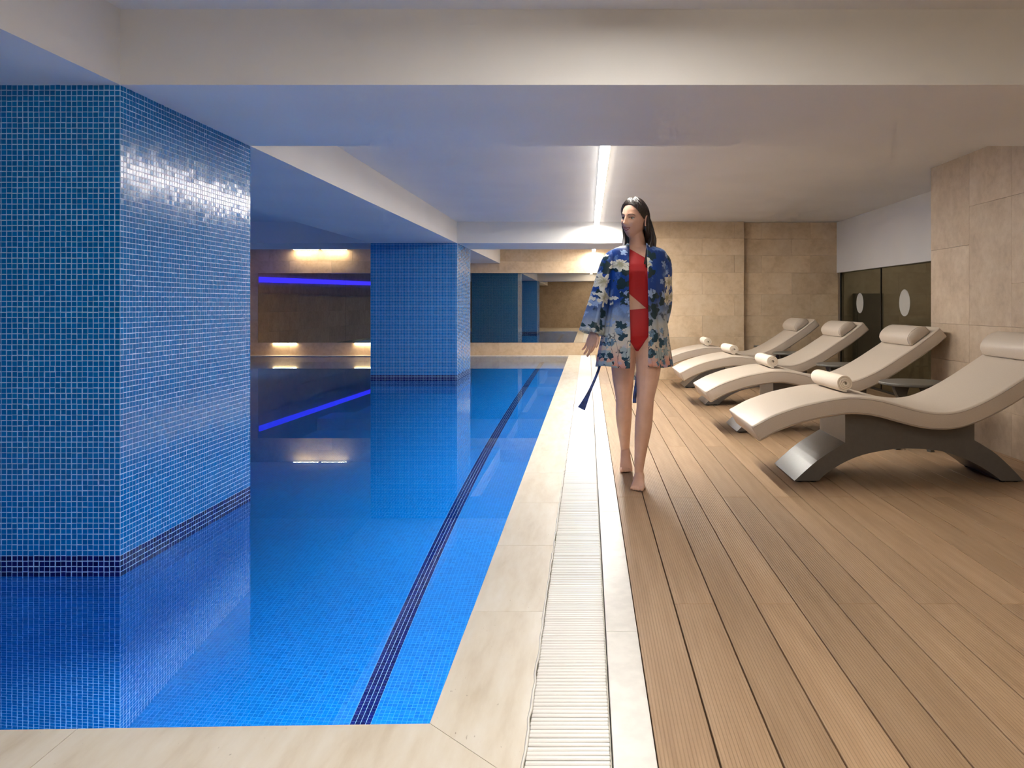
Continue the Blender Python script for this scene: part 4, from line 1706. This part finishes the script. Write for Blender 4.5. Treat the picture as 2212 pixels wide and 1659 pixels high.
# robe --------------------------------------------------------------------
def make_floral():
    m, nt, out = mat_new('floral silk')
    tc = nt.nodes.new('ShaderNodeTexCoord').outputs['Object']
    x, y, z = sep(nt, tc)
    wob = noise(nt, tc, 7, 3)
    zz = math_n(nt, 'ADD', z, math_n(nt, 'MULTIPLY', math_n(nt, 'SUBTRACT', wob, 0.5), 0.16))
    grd = mapr(nt, zz, 0.68, 1.46, 0, 1, False)
    col = ramp(nt, grd, [(0.0, (0.62, 0.22, 0.16)), (0.10, (0.66, 0.38, 0.30)), (0.20, (0.66, 0.58, 0.47)), (0.34, (0.50, 0.52, 0.50)), (0.44, (0.16, 0.24, 0.42)), (0.54, (0.012, 0.055, 0.26)), (0.75, (0.008, 0.06, 0.33)), (1.0, (0.004, 0.02, 0.10))])
    # soft lighter clouds of dye
    cl_ = mapr(nt, noise(nt, tc, 13, 4, 0.6), 0.54, 0.68)
    col = mixc(nt, math_n(nt, 'MULTIPLY', cl_, 0.55), col, (0.22, 0.38, 0.72))
    dk = mapr(nt, noise(nt, tc, 17, 3, 0.5), 0.40, 0.30)
    col = mixc(nt, math_n(nt, 'MULTIPLY', dk, 0.85), col, (0.008, 0.022, 0.045))
    u = math_n(nt, 'ADD', x, math_n(nt, 'MULTIPLY', y, 0.6))

    wn1 = noise(nt, tc, 38, 2)
    wn2 = noise(nt, comb(nt, z, x, y), 38, 2)

    def flowers(scale, petals, r0, seed, jig):
        vec = comb(nt, math_n(nt, 'ADD', math_n(nt, 'ADD', u, seed), math_n(nt, 'MULTIPLY', math_n(nt, 'SUBTRACT', wn1, 0.5), 0.035)), math_n(nt, 'ADD', z, math_n(nt, 'MULTIPLY', math_n(nt, 'SUBTRACT', wn2, 0.5), 0.035)), 0.0)
        vo = N(nt, 'ShaderNodeTexVoronoi', voronoi_dimensions='2D')
        vo.inputs['Scale'].default_value = scale
        vo.inputs['Randomness'].default_value = 0.75
        L(nt, vec, vo.inputs['Vector'])
        sub = N(nt, 'ShaderNodeVectorMath', operation='SUBTRACT')
        sc_ = N(nt, 'ShaderNodeVectorMath', operation='SCALE')
        L(nt, vec, sc_.inputs[0])
        sc_.inputs['Scale'].default_value = 1.0
        L(nt, sc_.outputs[0], sub.inputs[0])
        L(nt, vo.outputs['Position'], sub.inputs[1])
        a, b_, c_ = sep(nt, sub.outputs[0])
        th = math_n(nt, 'ARCTAN2', b_, a)
        rad = math_n(nt, 'SQRT', math_n(nt, 'ADD', math_n(nt, 'MULTIPLY', a, a), math_n(nt, 'MULTIPLY', b_, b_)))
        pet = math_n(nt, 'ABSOLUTE', math_n(nt, 'COSINE', math_n(nt, 'MULTIPLY', th, petals / 2)))
        cr, cg, cb = sep(nt, vo.outputs['Color'])
        rr = math_n(nt, 'MULTIPLY', math_n(nt, 'ADD', 0.45, math_n(nt, 'MULTIPLY', pet, 0.55)), r0)
        rr = math_n(nt, 'MULTIPLY', rr, math_n(nt, 'ADD', 0.55, math_n(nt, 'MULTIPLY', cr, 0.6)))
        mask = math_n(nt, 'LESS_THAN', rad, rr)
        return mask, rad, rr, cg

    # leaves, small blossoms, then large blossoms with a darker heart
    mk, rad, rr, rc = flowers(12.0, 3, 0.044, 3.7, 0)
    leafc = mixc(nt, mapr(nt, z, 0.75, 1.1), (0.015, 0.06, 0.10), (0.012, 0.035, 0.045))
    col = mixc(nt, math_n(nt, 'MULTIPLY', mk, math_n(nt, 'GREATER_THAN', rc, 0.30)), col, leafc)
    mk, rad, rr, rc = flowers(17.0, 5, 0.026, 8.1, 0)
    smallc = mixc(nt, mapr(nt, z, 0.85, 1.0), (0.10, 0.20, 0.30), (0.30, 0.42, 0.66))
    col = mixc(nt, math_n(nt, 'MULTIPLY', mk, math_n(nt, 'GREATER_THAN', rc, 0.50)), col, smallc)
    mk, rad, rr, rc = flowers(9.5, 7, 0.056, 0.0, 0)
    petal = mixc(nt, mapr(nt, math_n(nt, 'DIVIDE', rad, rr), 0.1, 0.8), (0.36, 0.34, 0.20), (0.74, 0.73, 0.64))
    low = mapr(nt, z, 0.80, 0.98)
    petal = mixc(nt, low, (0.36, 0.44, 0.46), petal)
    col = mixc(nt, math_n(nt, 'MULTIPLY', mk, math_n(nt, 'GREATER_THAN', rc, 0.55)), col, petal)
    # thin drawn stems near the hem
    st = noise(nt, comb(nt, math_n(nt, 'MULTIPLY', u, 3.0), z, 0.3), 9, 2)
    ln_ = math_n(nt, 'LESS_THAN', math_n(nt, 'ABSOLUTE', math_n(nt, 'SUBTRACT', st, 0.5)), 0.012)
    col = mixc(nt, math_n(nt, 'MULTIPLY', ln_, mapr(nt, z, 0.98, 0.86)), col, (0.02, 0.03, 0.05))
    principled(nt, out, col, 0.36, 0.45)
    return m


M['floral'] = make_floral()


def robe_body():
    rows = [(1.452, -0.006, .066, .060), (1.436, -0.006, .098, .070), (1.418, -0.006, .148, .082), (1.395, -0.006, .172, .094), (1.35, -0.006, .180, .112), (1.28, -0.006, .174, .132),
            (1.18, -0.008, .174, .130), (1.08, -0.012, .178, .128), (0.98, -0.017, .186, .134), (0.88, -0.021, .200, .146), (0.80, -0.025, .212, .154), (0.708, -0.028, .226, .162)]
    Zs = spline(rows, 70)
    n = 110
    rings = []
    for j, (z, cx_, a, b_) in enumerate(Zs):
        low = max(0.0, (1.30 - z) / 0.6)
        xl, xr = -0.062 + 0.004 * math.sin(z * 9), 0.046 + 0.004 * math.sin(z * 7 + 1)
        p0 = math.asin(max(-0.97, min(0.97, (xl - cx_) / a)))
        p1 = math.asin(max(-0.97, min(0.97, (xr - cx_) / a)))
        ring = []
        for i in range(n):
            u = i / (n - 1)
            phi = p0 - u * (2 * math.pi - (p1 - p0))
            d = Vector((math.sin(phi), -math.cos(phi), 0))
            fold = (0.010 * math.sin(9 * phi + 1.2 + z * 2) + 0.006 * math.sin(17 * phi + 0.5 - z * 3)) * low
            edge = min(u, 1 - u) * 14
            fold *= min(1, edge)
            x_, y_ = cx_ + a * math.sin(phi), -b_ * math.cos(phi)
            rad = math.hypot(x_ + 0.008, y_)
            ph2 = math.atan2(x_ + 0.008, -y_)
            rb_ = torso_hit(ph2, z) if z > 0.82 else None
            if rb_ is not None and rb_ < 0.17:
                rad = max(rad, rb_ + 0.010)
            rad += fold
            ring.append(Vector((-0.008 + math.sin(ph2) * rad, -math.cos(ph2) * rad, z + (0.006 * math.sin(5 * phi) * low))))
        rings.append(ring)
    v, f = loft(rings, caps=False, closed=False)
    return mesh_from(v, f)


def sleeve(cs, hs, n=40, ph=0.0):
    cs_ = spline(cs, 30)
    hs_ = spline(hs, 30)
    rings = []
    fr = frames([tuple(c) for c in cs_])
    for i, ((p, t, u, v_), (a, b_)) in enumerate(zip(fr, hs_)):
        s_ = i / 29
        ring = []
        for k in range(n):
            th = 2 * math.pi * k / n
            m_ = 1 + s_ * (0.07 * math.sin(5 * th + ph + 3 * s_) + 0.05 * math.sin(9 * th + 1.3))
            ring.append(p + v_ * (a * m_ * math.cos(th)) + u * (b_ * m_ * math.sin(th)))
        rings.append(ring)
    v, f = loft(rings, caps=False)
    return mesh_from(v, f)


robe = link('robe', robe_body(), M['floral'], person, smooth=True)
robe['label'] = 'open blue floral silk robe fading to pink hem'
sl = link('sleeve', sleeve([(-0.118, 0.012, 1.376), (-0.168, 0.011, 1.343), (-0.213, 0.014, 1.22), (-0.252, 0.010, 1.06), (-0.288, -0.012, 0.905)],
                           [(0.050, 0.060), (0.056, 0.068), (0.056, 0.078), (0.064, 0.082), (0.074, 0.080)]), M['floral'], robe, smooth=True)
sr = link('sleeve', sleeve([(0.108, 0.014, 1.370), (0.145, 0.020, 1.330), (0.150, 0.045, 1.22), (0.150, 0.090, 1.10), (0.128, 0.150, 1.0)],
                           [(0.050, 0.060), (0.055, 0.066), (0.054, 0.074), (0.060, 0.080), (0.066, 0.084)], ph=1.0), M['floral'], robe, smooth=True)
for o in (robe, sl, sr):
    s_ = o.modifiers.new('t', 'SOLIDIFY')
    s_.thickness = 0.0025
    s_.offset = 0
# sash hanging out beside the leg, and the other end behind the knees
M['sash'] = plain('blue sash silk', (0.010, 0.045, 0.22), 0.4, 0.5, grain=0.6, gscale=25)
P = spline([(-0.215, 0.10, 0.80), (-0.238, 0.06, 0.70), (-0.262, 0.03, 0.635), (-0.300, 0.01, 0.55), (-0.335, 0.0, 0.475), (-0.350, 0.0, 0.445)], 24)
Wd = spline([(0.010, 0), (0.008, 0), (0.008, 0), (0.010, 0), (0.019, 0), (0.024, 0)], 24)
v, f = tube([tuple(p) for p in P], [(float(w_[0]), 0.0025) for w_ in Wd], 8)
link('sash', mesh_from(v, f), M['sash'], robe, smooth=True)
P = spline([(0.02, 0.19, 0.80), (0.005, 0.20, 0.62), (-0.012, 0.20, 0.50), (-0.014, 0.20, 0.455)], 16)
v, f = tube([tuple(p) for p in P], [(0.012, 0.0025)] * 16, 8)
link('sash', mesh_from(v, f), M['sash'], robe, smooth=True)
